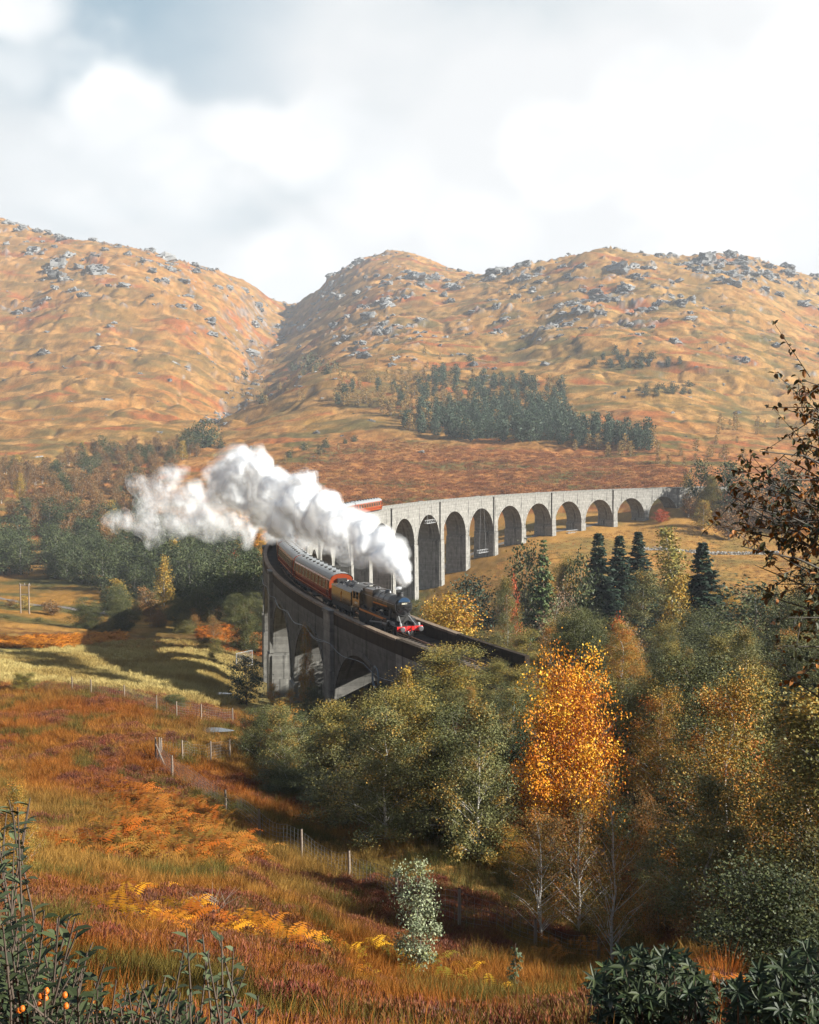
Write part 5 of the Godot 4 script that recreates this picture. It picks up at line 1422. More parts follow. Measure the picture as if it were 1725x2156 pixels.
# --- the plume: puffs (column, row, distance, radius in columns) joined, roughened and meshed as nested skins,
# the outer ones thin and clear, the inner ones white and dense
func build_plume() -> void:
	var puffs := [[838, 1240, 100, 7, 849, 1222, 101, 18, 842, 1195, 102, 28, 824, 1168, 104, 34, 806, 1148, 106, 30, 800, 1175, 104, 20, 768, 1130, 109, 38, 770, 1150, 106, 26, 722, 1112, 114, 42, 692, 1082, 118, 38, 690, 1100, 120, 48, 700, 1130, 116, 28, 648, 1062, 128, 50, 645, 1100, 124, 38, 605, 1040, 135, 46, 600, 1085, 132, 40, 565, 1020, 142, 46],
		[548, 1060, 144, 44, 520, 990, 150, 42, 488, 978, 153, 38, 480, 1015, 156, 40, 510, 1045, 152, 44, 460, 1050, 158, 30, 545, 1095, 146, 28, 590, 1115, 138, 24]]
	var wisps := [[408, 1025, 166, 24, 360, 1015, 172, 36, 335, 1045, 174, 44, 385, 1060, 168, 46, 330, 1085, 176, 42, 300, 1060, 180, 36, 370, 1105, 170, 36, 430, 1095, 162, 44, 310, 1105, 178, 30, 480, 1095, 156, 40, 520, 1120, 150, 30, 570, 1130, 142, 26, 640, 1140, 126, 24],
		[270, 1085, 184, 34, 235, 1100, 188, 32, 290, 1030, 182, 30, 320, 1120, 176, 30, 760, 1155, 108, 34, 720, 1148, 112, 38, 805, 1185, 104, 26, 670, 1138, 120, 38, 620, 1125, 130, 34, 700, 1160, 113, 20, 740, 1170, 109, 20, 770, 1185, 105, 16, 450, 1010, 160, 36, 800, 1200, 103, 14]]
	var all := []
	for set_ in [[puffs, 1.0], [wisps, 0.32]]:
		for row in set_[0]:
			for q in range(0, row.size(), 4):
				var p := place(row[q], row[q + 2], row[q + 1])
				all.append([p, float(row[q + 3]) * 0.87 / FD * row[q + 2], set_[1] * lerpf(1.0, 0.55, smoothstep(620.0, 450.0, row[q])) if set_[1] > 0.5 else set_[1] * lerpf(1.0, 0.5, smoothstep(420.0, 260.0, row[q]))])
	var lo := Vector3.INF; var hi := -Vector3.INF
	for e in all:
		lo = lo.min(e[0] - Vector3.ONE * (e[1] * 1.5 + 1.0)); hi = hi.max(e[0] + Vector3.ONE * (e[1] * 1.5 + 1.0))
	var cell := 0.42
	var n := Vector3i(((hi - lo) / cell).ceil()) + Vector3i.ONE
	var f := PackedFloat32Array(); f.resize(n.x * n.y * n.z)
	var billow := FastNoiseLite.new(); billow.seed = 31; billow.frequency = 0.11; billow.fractal_octaves = 4; billow.fractal_type = FastNoiseLite.FRACTAL_FBM
	var cells := FastNoiseLite.new(); cells.seed = 8; cells.noise_type = FastNoiseLite.TYPE_CELLULAR; cells.frequency = 0.28; cells.cellular_return_type = FastNoiseLite.RETURN_DISTANCE; cells.fractal_octaves = 2
	var warp := PackedVector3Array(); warp.resize(f.size())
	for e in all:
		var c: Vector3 = e[0]; var rad: float = e[1]; var dense: float = e[2]
		var a := Vector3i(((c - Vector3.ONE * rad * 1.45 - lo) / cell).floor()).max(Vector3i.ZERO)
		var b := Vector3i(((c + Vector3.ONE * rad * 1.45 - lo) / cell).ceil()).min(n - Vector3i.ONE)
		for z in range(a.z, b.z + 1):
			for y in range(a.y, b.y + 1):
				for x in range(a.x, b.x + 1):
					var q := lo + Vector3(x, y, z) * cell
					var o := (z * n.y + y) * n.x + x
					if warp[o] == Vector3.ZERO: warp[o] = Vector3(billow.get_noise_3dv(q), billow.get_noise_3d(q.x + 90.0, q.y, q.z), billow.get_noise_3d(q.x, q.y, q.z + 90.0)) * 2.0
					var d := (q + warp[o] * minf(rad * 0.55, 3.0) - c).length() / rad
					if d < 1.45:
						var v := dense * (1.0 - d * d * 0.476) * (1.0 - d * d * 0.476)
						var old := f[o]
						f[o] = maxf(old, v) + 0.35 * minf(old, v)
	for z in n.z:
		for y in n.y:
			for x in n.x:
				var o := (z * n.y + y) * n.x + x
				if f[o] > 0.02:
					var p := lo + Vector3(x, y, z) * cell
					# a billow is a heap of round lobes of several sizes
					f[o] += (0.26 * billow.get_noise_3dv(p * 2.2) - 0.15 * (cells.get_noise_3dv(p) + 0.55)) * smoothstep(0.02, 0.25, f[o])
	var P := thing("steam_cloud", "white plume of steam billowing back from the locomotive's chimney", "steam")
	var levels := [[0.05, 0.05], [0.09, 0.07], [0.13, 0.09], [0.17, 0.11], [0.22, 0.14], [0.27, 0.17], [0.33, 0.22], [0.40, 0.30], [0.50, 0.96]]
	for l in levels:
		var m := mat("steam", Color(1, 1, 1, l[1]).linear_to_srgb(), 1.0)
		m.albedo_color = Color(0.975, 0.98, 0.985, l[1])
		m.transparency = BaseMaterial3D.TRANSPARENCY_ALPHA
		m.metallic_specular = 0.0
		m.specular_mode = BaseMaterial3D.SPECULAR_DISABLED
		m.backlight_enabled = true
		m.backlight = Color(0.9, 0.9, 0.9)
		obj("steam_billow", surface(f, n, lo, cell, l[0]), m, P)

# surface nets: one corner in each cell that the level crosses, one quad round each crossed edge
func surface(f: PackedFloat32Array, n: Vector3i, lo: Vector3, cell: float, level: float) -> ArrayMesh:
	var v := PackedVector3Array(); var nn := PackedVector3Array(); var ix := PackedInt32Array()
	var at_cell := {}
	var sx := 1; var sy := n.x; var sz := n.x * n.y
	for z in n.z - 1:
		for y in n.y - 1:
			var o := (z * n.y + y) * n.x
			for x in n.x - 1:
				var a0 := f[o + x]; var a1 := f[o + x + 1]; var a2 := f[o + x + sy]; var a3 := f[o + x + sy + 1]
				var b0 := f[o + x + sz]; var b1 := f[o + x + sz + 1]; var b2 := f[o + x + sz + sy]; var b3 := f[o + x + sz + sy + 1]
				if maxf(maxf(maxf(a0, a1), maxf(a2, a3)), maxf(maxf(b0, b1), maxf(b2, b3))) < level: continue
				if minf(minf(minf(a0, a1), minf(a2, a3)), minf(minf(b0, b1), minf(b2, b3))) >= level: continue
				var sum := Vector3.ZERO; var cnt := 0
				for e in [[a0, a1, Vector3(0, 0, 0), Vector3(1, 0, 0)], [a2, a3, Vector3(0, 1, 0), Vector3(1, 0, 0)], [b0, b1, Vector3(0, 0, 1), Vector3(1, 0, 0)], [b2, b3, Vector3(0, 1, 1), Vector3(1, 0, 0)],
					[a0, a2, Vector3(0, 0, 0), Vector3(0, 1, 0)], [a1, a3, Vector3(1, 0, 0), Vector3(0, 1, 0)], [b0, b2, Vector3(0, 0, 1), Vector3(0, 1, 0)], [b1, b3, Vector3(1, 0, 1), Vector3(0, 1, 0)],
					[a0, b0, Vector3(0, 0, 0), Vector3(0, 0, 1)], [a1, b1, Vector3(1, 0, 0), Vector3(0, 0, 1)], [a2, b2, Vector3(0, 1, 0), Vector3(0, 0, 1)], [a3, b3, Vector3(1, 1, 0), Vector3(0, 0, 1)]]:
					if (e[0] >= level) != (e[1] >= level):
						sum += e[2] + e[3] * ((level - e[0]) / (e[1] - e[0])); cnt += 1
				at_cell[o + x] = v.size()
				v.push_back(lo + (Vector3(x, y, z) + sum / cnt) * cell)
				nn.push_back(-Vector3(a1 + a3 + b1 + b3 - a0 - a2 - b0 - b2, a2 + a3 + b2 + b3 - a0 - a1 - b0 - b1, b0 + b1 + b2 + b3 - a0 - a1 - a2 - a3).normalized())
	for o: int in at_cell:
		var q: int = at_cell[o]
		var inside := f[o] >= level
		for e in [[sx, sy, sz], [sy, sz, sx], [sz, sx, sy]]:
			if (f[o + e[0]] >= level) != inside:
				var i1 = at_cell.get(o - e[1]); var i2 = at_cell.get(o - e[1] - e[2]); var i3 = at_cell.get(o - e[2])
				if i1 == null or i2 == null or i3 == null: continue
				if not inside: ix.append_array([q, i1, i2, q, i2, i3])
				else: ix.append_array([q, i2, i1, q, i3, i2])
	var m := ArrayMesh.new()
	if v.is_empty(): return m
	var a := []
	a.resize(Mesh.ARRAY_MAX)
	a[Mesh.ARRAY_VERTEX] = v; a[Mesh.ARRAY_NORMAL] = nn; a[Mesh.ARRAY_INDEX] = ix
	m.add_surface_from_arrays(Mesh.PRIMITIVE_TRIANGLES, a)
	return m

# --- low growth: grass, bracken and heather, and the leafy shrubs close to the tripod
func tuft(sd: int, blades: int, high: float, spread: float, broad: float) -> ArrayMesh:
	var r := RandomNumberGenerator.new(); r.seed = sd
	var b := Buf.new()
	for q in blades:
		var az := r.randf() * TAU
		var out := Vector3(cos(az), 0, sin(az))
		var foot := out * r.randf() * spread * 0.5
		var h := high * r.randf_range(0.5, 1.15)
		var bend := out.rotated(Vector3.UP, r.randf_range(-0.7, 0.7)) * h * r.randf_range(0.15, 0.75)
		var side := Vector3(-out.z, 0, out.x).rotated(Vector3.UP, r.randf_range(-1, 1)) * broad
		var mid := foot + Vector3(0, h * 0.6, 0) + bend * 0.35
		var tip := foot + Vector3(0, h, 0) + bend
		var v := r.randf_range(0.65, 1.25)
		var lo := Color(v * 0.8, v * 0.8, v * 0.75); var hi := Color(v * 1.1, v * 1.1, v)
		var k := b.v.size()
		var n := side.cross(mid - foot).normalized()
		if n.y < 0:
			n = -n; side = -side
		b.v.append_array([foot - side, foot + side, mid + side * 0.8, mid - side * 0.8, tip])
		b.n.append_array([n, n, n, n, n]); b.c.append_array([lo, lo, v * Color.WHITE, v * Color.WHITE, hi])
		b.i.append_array([k, k + 2, k + 1, k, k + 3, k + 2, k + 3, k + 4, k + 2])
	return done_plain(b)

func bracken_clump(sd: int, fronds: int, long: float) -> ArrayMesh:
	var r := RandomNumberGenerator.new(); r.seed = sd
	var b := Buf.new()
	for q in fronds:
		var az := TAU * q / fronds + r.randf_range(-0.4, 0.4)
		var out := Vector3(cos(az), 0, sin(az)); var side := Vector3(-out.z, 0, out.x)
		var ln := long * r.randf_range(0.7, 1.15); var rise := r.randf_range(0.5, 0.95)
		var tone := r.randf_range(0.55, 1.3)
		var prev := Vector3.ZERO
		for s in range(1, 17):
			var t := s / 16.0
			var p := out * ln * t * (0.55 + 0.3 * t) + Vector3(0, ln * (rise * t - 0.62 * t * t * t), 0)
			var w := ln * 0.30 * sin(PI * minf(1.0, 0.15 + t * 0.85)) * (1.1 - t * 0.75)
			var c := Color(tone, tone * r.randf_range(0.85, 1.1), tone) * r.randf_range(0.8, 1.2)
			for sg in [-1.0, 1.0]:
				var e: Vector3 = p + side * sg * w + out * w * 0.35 + Vector3(0, -w * 0.25 + r.randf_range(-0.03, 0.03), 0)
				var half: Vector3 = (p - prev) * 0.42
				var k := b.v.size()
				b.v.append_array([p, p.lerp(e, 0.45) + half, e, p.lerp(e, 0.45) - half])
				var n := (Vector3.UP + out * 0.35).normalized()
				b.n.append_array([n, n, n, n]); b.c.append_array([c, c, c, c])
				b.i.append_array([k, k + 1, k + 2, k, k + 2, k + 3] if sg > 0 else [k, k + 2, k + 1, k, k + 3, k + 2])
			prev = p
	return done_plain(b)

func heather_clump(sd: int, sprigs: int, fine := 1.0) -> ArrayMesh:
	var r := RandomNumberGenerator.new(); r.seed = sd
	var b := Buf.new()
	for q in sprigs:
		var d := Vector3(r.randfn(), absf(r.randfn()) * 0.8, r.randfn()).normalized()
		var p := Vector3(d.x * 0.34, d.y * 0.26, d.z * 0.34) * r.randf_range(0.5, 1.0)
		var v := r.randf_range(0.55, 1.5)
		var col := Color(v, v * r.randf_range(0.7, 1.2), v * r.randf_range(0.8, 1.1))
		var u := (d * 0.6 + Vector3(r.randfn() * 0.3, 0.9, r.randfn() * 0.3)).normalized() * r.randf_range(0.04, 0.09) * fine
		var s := u.cross(Vector3(r.randfn(), 0.2, r.randfn())).normalized() * 0.0042 * fine
		var k := b.v.size()
		var n := u.cross(s).normalized()
		if n.dot(d) < 0: n = -n
		b.v.append_array([p - s, p + u * 0.5 - s * 1.6, p + u, p + u * 0.5 + s * 1.6]); b.n.append_array([n, n, n, n]); b.c.append_array([col * 0.7, col, col * 1.2, col])
		b.i.append_array([k, k + 1, k + 2, k, k + 2, k + 3] if (u).cross(u * 0.5 - s).dot(n) > 0 else [k, k + 2, k + 1, k, k + 3, k + 2])
	return done_plain(b)

# the wire fence between heath and thicket, as seen from above: x of the fence line for a distance ahead
var fence_line := PackedVector3Array()
func beyond_fence(p: Vector3) -> float:
	if fence_line.is_empty():
		for e in [[328, 1598], [363, 1640], [475, 1712], [546, 1772], [635, 1806], [735, 1850], [835, 1900], [967, 1955], [1127, 2003], [1260, 2035]]:
			fence_line.append(seen(e[0], e[1]))
	var last := fence_line.size() - 1
	for k in last:
		var a := fence_line[k]; var b := fence_line[k + 1]
		if -p.z <= -a.z and -p.z >= -b.z: return p.x - lerpf(a.x, b.x, (p.z - a.z) / (b.z - a.z))
	if -p.z > -fence_line[0].z: return -5.0 if p.x < -4.0 else 5.0
	return -5.0

func scatter(called: String, label: String, category: String, meshes: Array, m: Material, spots: Array, tints: PackedColorArray) -> void:
	var root := thing(called, label, category, Transform3D(), "", "stuff")
	for v in meshes.size():
		var where := []; var tt := PackedColorArray()
		for k in range(v, spots.size(), meshes.size()):
			where.append(spots[k]); tt.append(tints[k])
		if where.size(): copies(called, meshes[v], m, where, tt, root).set_meta("kind", "stuff")

func upright(p: Vector3, s: float, r: RandomNumberGenerator, sy := 1.0) -> Transform3D:
	return Transform3D(Basis(Vector3.UP, r.randf() * TAU).scaled(Vector3(s, s * sy, s)), p)

func patch(outline: Array, count: int, r: RandomNumberGenerator) -> Array:
	var poly := PackedVector2Array()
	for k in range(0, outline.size(), 2): poly.append(Vector2(outline[k], outline[k + 1]))
	var lo := poly[0]; var hi := poly[0]
	for p in poly: lo = lo.min(p); hi = hi.max(p)
	var out := []
	var tries := 0
	while out.size() < count and tries < count * 20:
		tries += 1
		var q := Vector2(r.randf_range(lo.x, hi.x), r.randf_range(lo.y, hi.y))
		if in_poly(q, poly): out.append(seen(q.x, q.y))
	return out

func build_near() -> void:
	var r := RandomNumberGenerator.new(); r.seed = 99
	M.blade = leaf_mat("grass", Color(0.5, 0.45, 0.35), 0.7)
	M.blade.metallic_specular = 0.15
	# grass of the heath
	var spots := []; var tints := PackedColorArray()
	var hs := []; var ht := PackedColorArray()
	for q in 62000:
		var d := 5.0 + 92.0 * pow(r.randf(), 1.25)
		var col := r.randf_range(-160, 1560)
		var x := (col - 862.5) / FD * d
		var p := Vector3(x, 0, -d)
		var bf := beyond_fence(p)
		if bf > 16.0 or (bf > 2.5 and r.randf() < bf * 0.06) or (d > 60 and x > -8.0): continue
		p.y = ground(p.x, p.z)
		var c := n3.get_noise_2d(p.x * 1.1, p.z * 1.1 + 70.0) + n4.get_noise_2d(p.x, p.z) * 0.6
		var b := n2.get_noise_2d(p.x * 1.3 - 300.0, p.z * 1.3)
		var low := smoothstep(34.0, 14.0, d)
		if c + low * 0.10 + r.randfn() * 0.05 + 0.16 * smoothstep(-2.0, 3.0, p.x) * smoothstep(40.0, 30.0, d) > 0.15 and r.randf() < 0.8:
			if r.randf() < 0.55:
				hs.append(upright(p + Vector3(0, -0.05, 0), r.randf_range(0.5, 1.15) * (0.9 + d * 0.008), r, r.randf_range(0.7, 1.1)))
				ht.append(Color(0.19, 0.042, 0.026).lerp(Color(0.09, 0.036, 0.03), r.randf()).lerp(Color(0.32, 0.12, 0.03), r.randf() * 0.6))
			continue
		var t := Color(0.42, 0.17, 0.032).lerp(Color(0.50, 0.28, 0.07), clampf(0.4 + b * 1.5, 0, 1)).lerp(Color(0.20, 0.16, 0.05), clampf(n1.get_noise_2d(p.x * 6.0, p.z * 6.0) * 1.8 + r.randfn() * 0.15 + low * 0.25, 0, 1)).lerp(Color(0.34, 0.09, 0.02), clampf(-b * 1.2 + r.randfn() * 0.2, 0, 0.7))
		spots.append(upright(p + Vector3(0, -0.03, 0), r.randf_range(0.7, 1.35) * (0.8 + d * 0.009), r)); tints.append(t.lerp(Color(0.11, 0.13, 0.035), 0.75 if n3.get_noise_2d(p.x * 3.0 + 50.0, p.z * 3.0) + low * 0.12 > 0.24 else 0.0) * r.randf_range(0.40, 0.92))
	scatter("grass", "orange and straw coloured tussock grass of the near slope", "grass", [tuft(1, 38, 0.34, 0.34, 0.0036), tuft(2, 32, 0.44, 0.36, 0.0034), tuft(3, 40, 0.27, 0.40, 0.004)], M.blade, spots, tints)
	scatter("heather", "dark red brown heather in clumps over the near slope", "heather", [heather_clump(4, 950), heather_clump(5, 800)], M.leaf, hs, ht)
	# the pale grass of the meadow outside the bend
	spots = []; tints = PackedColorArray()
	for p in patch([60, 1372, 250, 1350, 500, 1345, 545, 1400, 540, 1480, 420, 1490, 300, 1470, 130, 1435, -20, 1440, -20, 1380], 9000, r):
		var c := n3.get_noise_2d(p.x * 1.1, p.z * 1.1 + 70.0)
		spots.append(upright(p, r.randf_range(0.7, 1.3), r, 0.8)); tints.append(Color(0.48, 0.38, 0.15).lerp(Color(0.34, 0.24, 0.08), clampf(0.4 + c * 2.0 + r.randfn() * 0.2, 0, 1)))
	scatter("meadow_grass", "pale tufted grass of the meadow crossed by the viaduct's shadow", "grass", [tuft(6, 24, 0.5, 0.6, 0.014), tuft(7, 20, 0.6, 0.7, 0.016)], M.blade, spots, tints)
	# bracken
	var fern := [bracken_clump(8, 8, 0.95), bracken_clump(9, 7, 1.05), bracken_clump(10, 9, 0.85)]
	for e in [
		["bracken_patch", "big rust orange bracken patch in the middle of the heath slope", [185, 1700, 260, 1665, 380, 1690, 470, 1740, 520, 1800, 400, 1830, 300, 1820, 200, 1800], 560, Color(.34, .085, .010), Color(.22, .13, .025), 1.3],
		["bracken_patch", "yellow bracken fronds in the heather at the lower left", [230, 1890, 330, 1910, 560, 1950, 760, 2000, 740, 2040, 520, 2010, 330, 1960, 220, 1930], 120, Color(.50, .23, .015), Color(.36, .09, .012), 0.8],
		["bracken_patch", "yellow and green bracken at the bottom, left of the pale sapling", [700, 2000, 940, 2030, 1150, 2060, 1160, 2110, 900, 2090, 720, 2050], 60, Color(.60, .30, .015), Color(.13, .17, .03), 0.85],
		["bracken_patch", "orange bracken row along the meadow's far edge at the left", [-20, 1345, 120, 1340, 200, 1335, 265, 1332, 260, 1350, 150, 1364, -20, 1366], 650, Color(.52, .20, .02), Color(.42, .13, .015), 1.5],
		["bracken_patch", "red orange bracken between meadow and river, left of the pier", [410, 1322, 480, 1318, 560, 1340, 560, 1385, 480, 1372, 420, 1350], 420, Color(.50, .16, .02), Color(.36, .10, .015), 1.5],
		["bracken_patch", "golden bracken on the bank left of the train's bend", [430, 1100, 500, 1085, 556, 1110, 556, 1180, 480, 1160, 400, 1130], 600, Color(.56, .27, .02), Color(.46, .16, .02), 2.6],
		["bracken_patch", "orange bracken under the leaning white birch", [1100, 1965, 1260, 1985, 1330, 2040, 1480, 2090, 1450, 2130, 1300, 2090, 1120, 2010], 90, Color(.46, .16, .015), Color(.30, .10, .015), 0.8],
	]:
		spots = []; tints = PackedColorArray()
		for p in patch(e[2], e[3], r):
			if n4.get_noise_2d(p.x * 1.6, p.z * 1.6) + n3.get_noise_2d(p.x * 2.5, p.z * 2.5) * 0.8 < -0.05 and -p.z < 90.0: continue
			if -p.z < 90.0:
				p.x += r.randfn() * 0.55; p.z += r.randfn() * 0.8; p.y = ground(p.x, p.z)
			spots.append(upright(p - Vector3(0, 0.04, 0), r.randf_range(0.7, 1.25) * e[6], r)); tints.append((e[4] as Color).lerp(e[5], r.randf()) * r.randf_range(0.75, 1.2))
		scatter(e[0], e[1], "bracken", fern, M.blade, spots, tints)
	# rough heath behind the viaduct and under its arches
	spots = []; tints = PackedColorArray()
	for p in patch([560, 1000, 700, 940, 830, 925, 1000, 945, 1250, 960, 1450, 985, 1440, 1040, 1180, 1055, 860, 1075, 820, 1120, 700, 1100, 560, 1050], 9000, r):
		spots.append(upright(p - Vector3(0, 0.2, 0), r.randf_range(1.6, 4.6), r, r.randf_range(0.5, 0.9))); tints.append(Color(0.24, 0.075, 0.025).lerp(Color(0.38, 0.17, 0.045), r.randf()) * r.randf_range(0.6, 1.2))
	scatter("heath", "rough brown heath on the hill foot behind the viaduct", "heath", [heather_clump(14, 60, 2.6), heather_clump(15, 50, 2.6)], M.leaf, spots, tints)
	spots = []; tints = PackedColorArray()
	for p in patch([1000, 1230, 1060, 1170, 1250, 1125, 1400, 1108, 1560, 1085, 1740, 1090, 1740, 1210, 1500, 1265, 1280, 1215, 1100, 1260], 6500, r):
		var c := n3.get_noise_2d(p.x * 0.8, p.z * 0.8)
		spots.append(upright(p - Vector3(0, 0.1, 0), r.randf_range(0.9, 2.4), r, r.randf_range(0.35, 0.8))); tints.append(Color(0.44, 0.20, 0.05).lerp(Color(0.24, 0.17, 0.05), clampf(0.4 + c * 2.2, 0, 1)) * r.randf_range(0.6, 1.15))
	scatter("field_grass", "orange rough grass of the sloping field below the far arches", "grass", [heather_clump(24, 60, 2.2), heather_clump(25, 50, 2.2)], M.leaf, spots, tints)
	build_close_shrubs(r)

# a broad leaf, folded along its midrib
func broad_leaf(b: Buf, p: Vector3, d: Vector3, up: Vector3, ln: float, wd: float, col: Color) -> void:
	var s := d.cross(up).normalized() * wd * 0.5
	var n := s.cross(d).normalized()
	var f := n * wd * 0.22
	var m1 := p + d * ln * 0.3; var m2 := p + d * ln * 0.68 - n * ln * 0.04; var tip := p + d * ln - n * ln * 0.14
	for sg in [-1.0, 1.0]:
		var k := b.v.size()
		b.v.append_array([p, m1, m1 + s * sg * 0.92 + f, m2, m2 + s * sg * 0.8 + f * 0.8, tip])
		var nn: Vector3 = (n - s.normalized() * sg * 0.4).normalized()
		if nn.y < 0 and d.y < 0.8: nn = nn
		b.n.append_array([nn, nn, nn, nn, nn, nn]); b.c.append_array([col, col, col, col, col, col])
		b.i.append_array([k, k + 1, k + 2, k + 2, k + 1, k + 3, k + 2, k + 3, k + 4, k + 4, k + 3, k + 5] if sg > 0 else [k, k + 2, k + 1, k + 2, k + 3, k + 1, k + 2, k + 4, k + 3, k + 4, k + 5, k + 3])

# a shrub of upright stems: leaves set singly up the shoots, or in whorls at their ends
func stemmed(called: String, label: String, foot: Vector3, tips: Array, leaf: float, wide: float, pal: Array, whorled: bool, per: int, sd: int, bark := Color(.085, .06, .045)) -> void:
	var r := RandomNumberGenerator.new(); r.seed = sd
	var o := thing(called, label, "shrub", Transform3D(Basis(), foot))
	var wood := Buf.new(); var lv := Buf.new()
	for tp in tips:
		var tip: Vector3 = tp - foot
		var root := Vector3(tip.x * 0.35 + r.randfn() * 0.08, -0.1, tip.z * 0.35 + r.randfn() * 0.08)
		var mid := root.lerp(tip, 0.55) + Vector3(r.randfn() * 0.07, 0.05, r.randfn() * 0.07)
		wood.tube(PackedVector3Array([root, mid, tip]), PackedFloat32Array([0.008, 0.006, 0.003]), 5, bark, false)
		var along := (tip - mid).normalized()
		if whorled:
			for ring in 2:
				var c := tip - along * ring * 0.10
				var cnt := per if ring == 0 else per - 2
				for q in cnt:
					var az := TAU * q / cnt + ring * 0.5 + r.randf_range(-0.2, 0.2)
					var a := along.cross(Vector3(0.3, 0.1, 1)).normalized(); var b2 := along.cross(a)
					var d := ((a * cos(az) + b2 * sin(az)) * r.randf_range(0.8, 1.2) + along * r.randf_range(-0.15, 0.75)).normalized()
					broad_leaf(lv, c, d, along, leaf * r.randf_range(0.55, 1.2), wide * r.randf_range(0.7, 1.2), pick(pal, r.randf()) * r.randf_range(0.6, 1.15))
		else:
			for q in per:
				var t := 0.25 + 0.75 * (q + r.randf() * 0.5) / per
				var c := root.lerp(mid, t * 2.0) if t < 0.5 else mid.lerp(tip, t * 2.0 - 1.0)
				var az := q * 2.4 + r.randf_range(-0.4, 0.4)
				var d := Vector3(cos(az), r.randf_range(0.1, 0.9), sin(az)).normalized()
				broad_leaf(lv, c, d, Vector3.UP, leaf * r.randf_range(0.6, 1.15), wide * r.randf_range(0.75, 1.15), pick(pal, r.randf()))
	obj("stems", wood.done(), M.bark, o)
	obj("leaves", done_plain(lv), M.gloss, o).set_meta("kind", "stuff")

func tips_in(outline: Array, count: int, d0: float, d1: float, r: RandomNumberGenerator) -> Array:
	var poly := PackedVector2Array()
	for k in range(0, outline.size(), 2): poly.append(Vector2(outline[k], outline[k + 1]))
	var lo := poly[0]; var hi := poly[0]
	for p in poly: lo = lo.min(p); hi = hi.max(p)
	var out := []
	var tries := 0
	while out.size() < count and tries < 4000:
		tries += 1
		var q := Vector2(r.randf_range(lo.x, hi.x), r.randf_range(lo.y, hi.y))
		if not in_poly(q, poly): continue
		var p := place(q.x, r.randf_range(d0, d1), q.y)
		if p.y > ground(p.x, p.z) + 0.08: out.append(p)
	return out

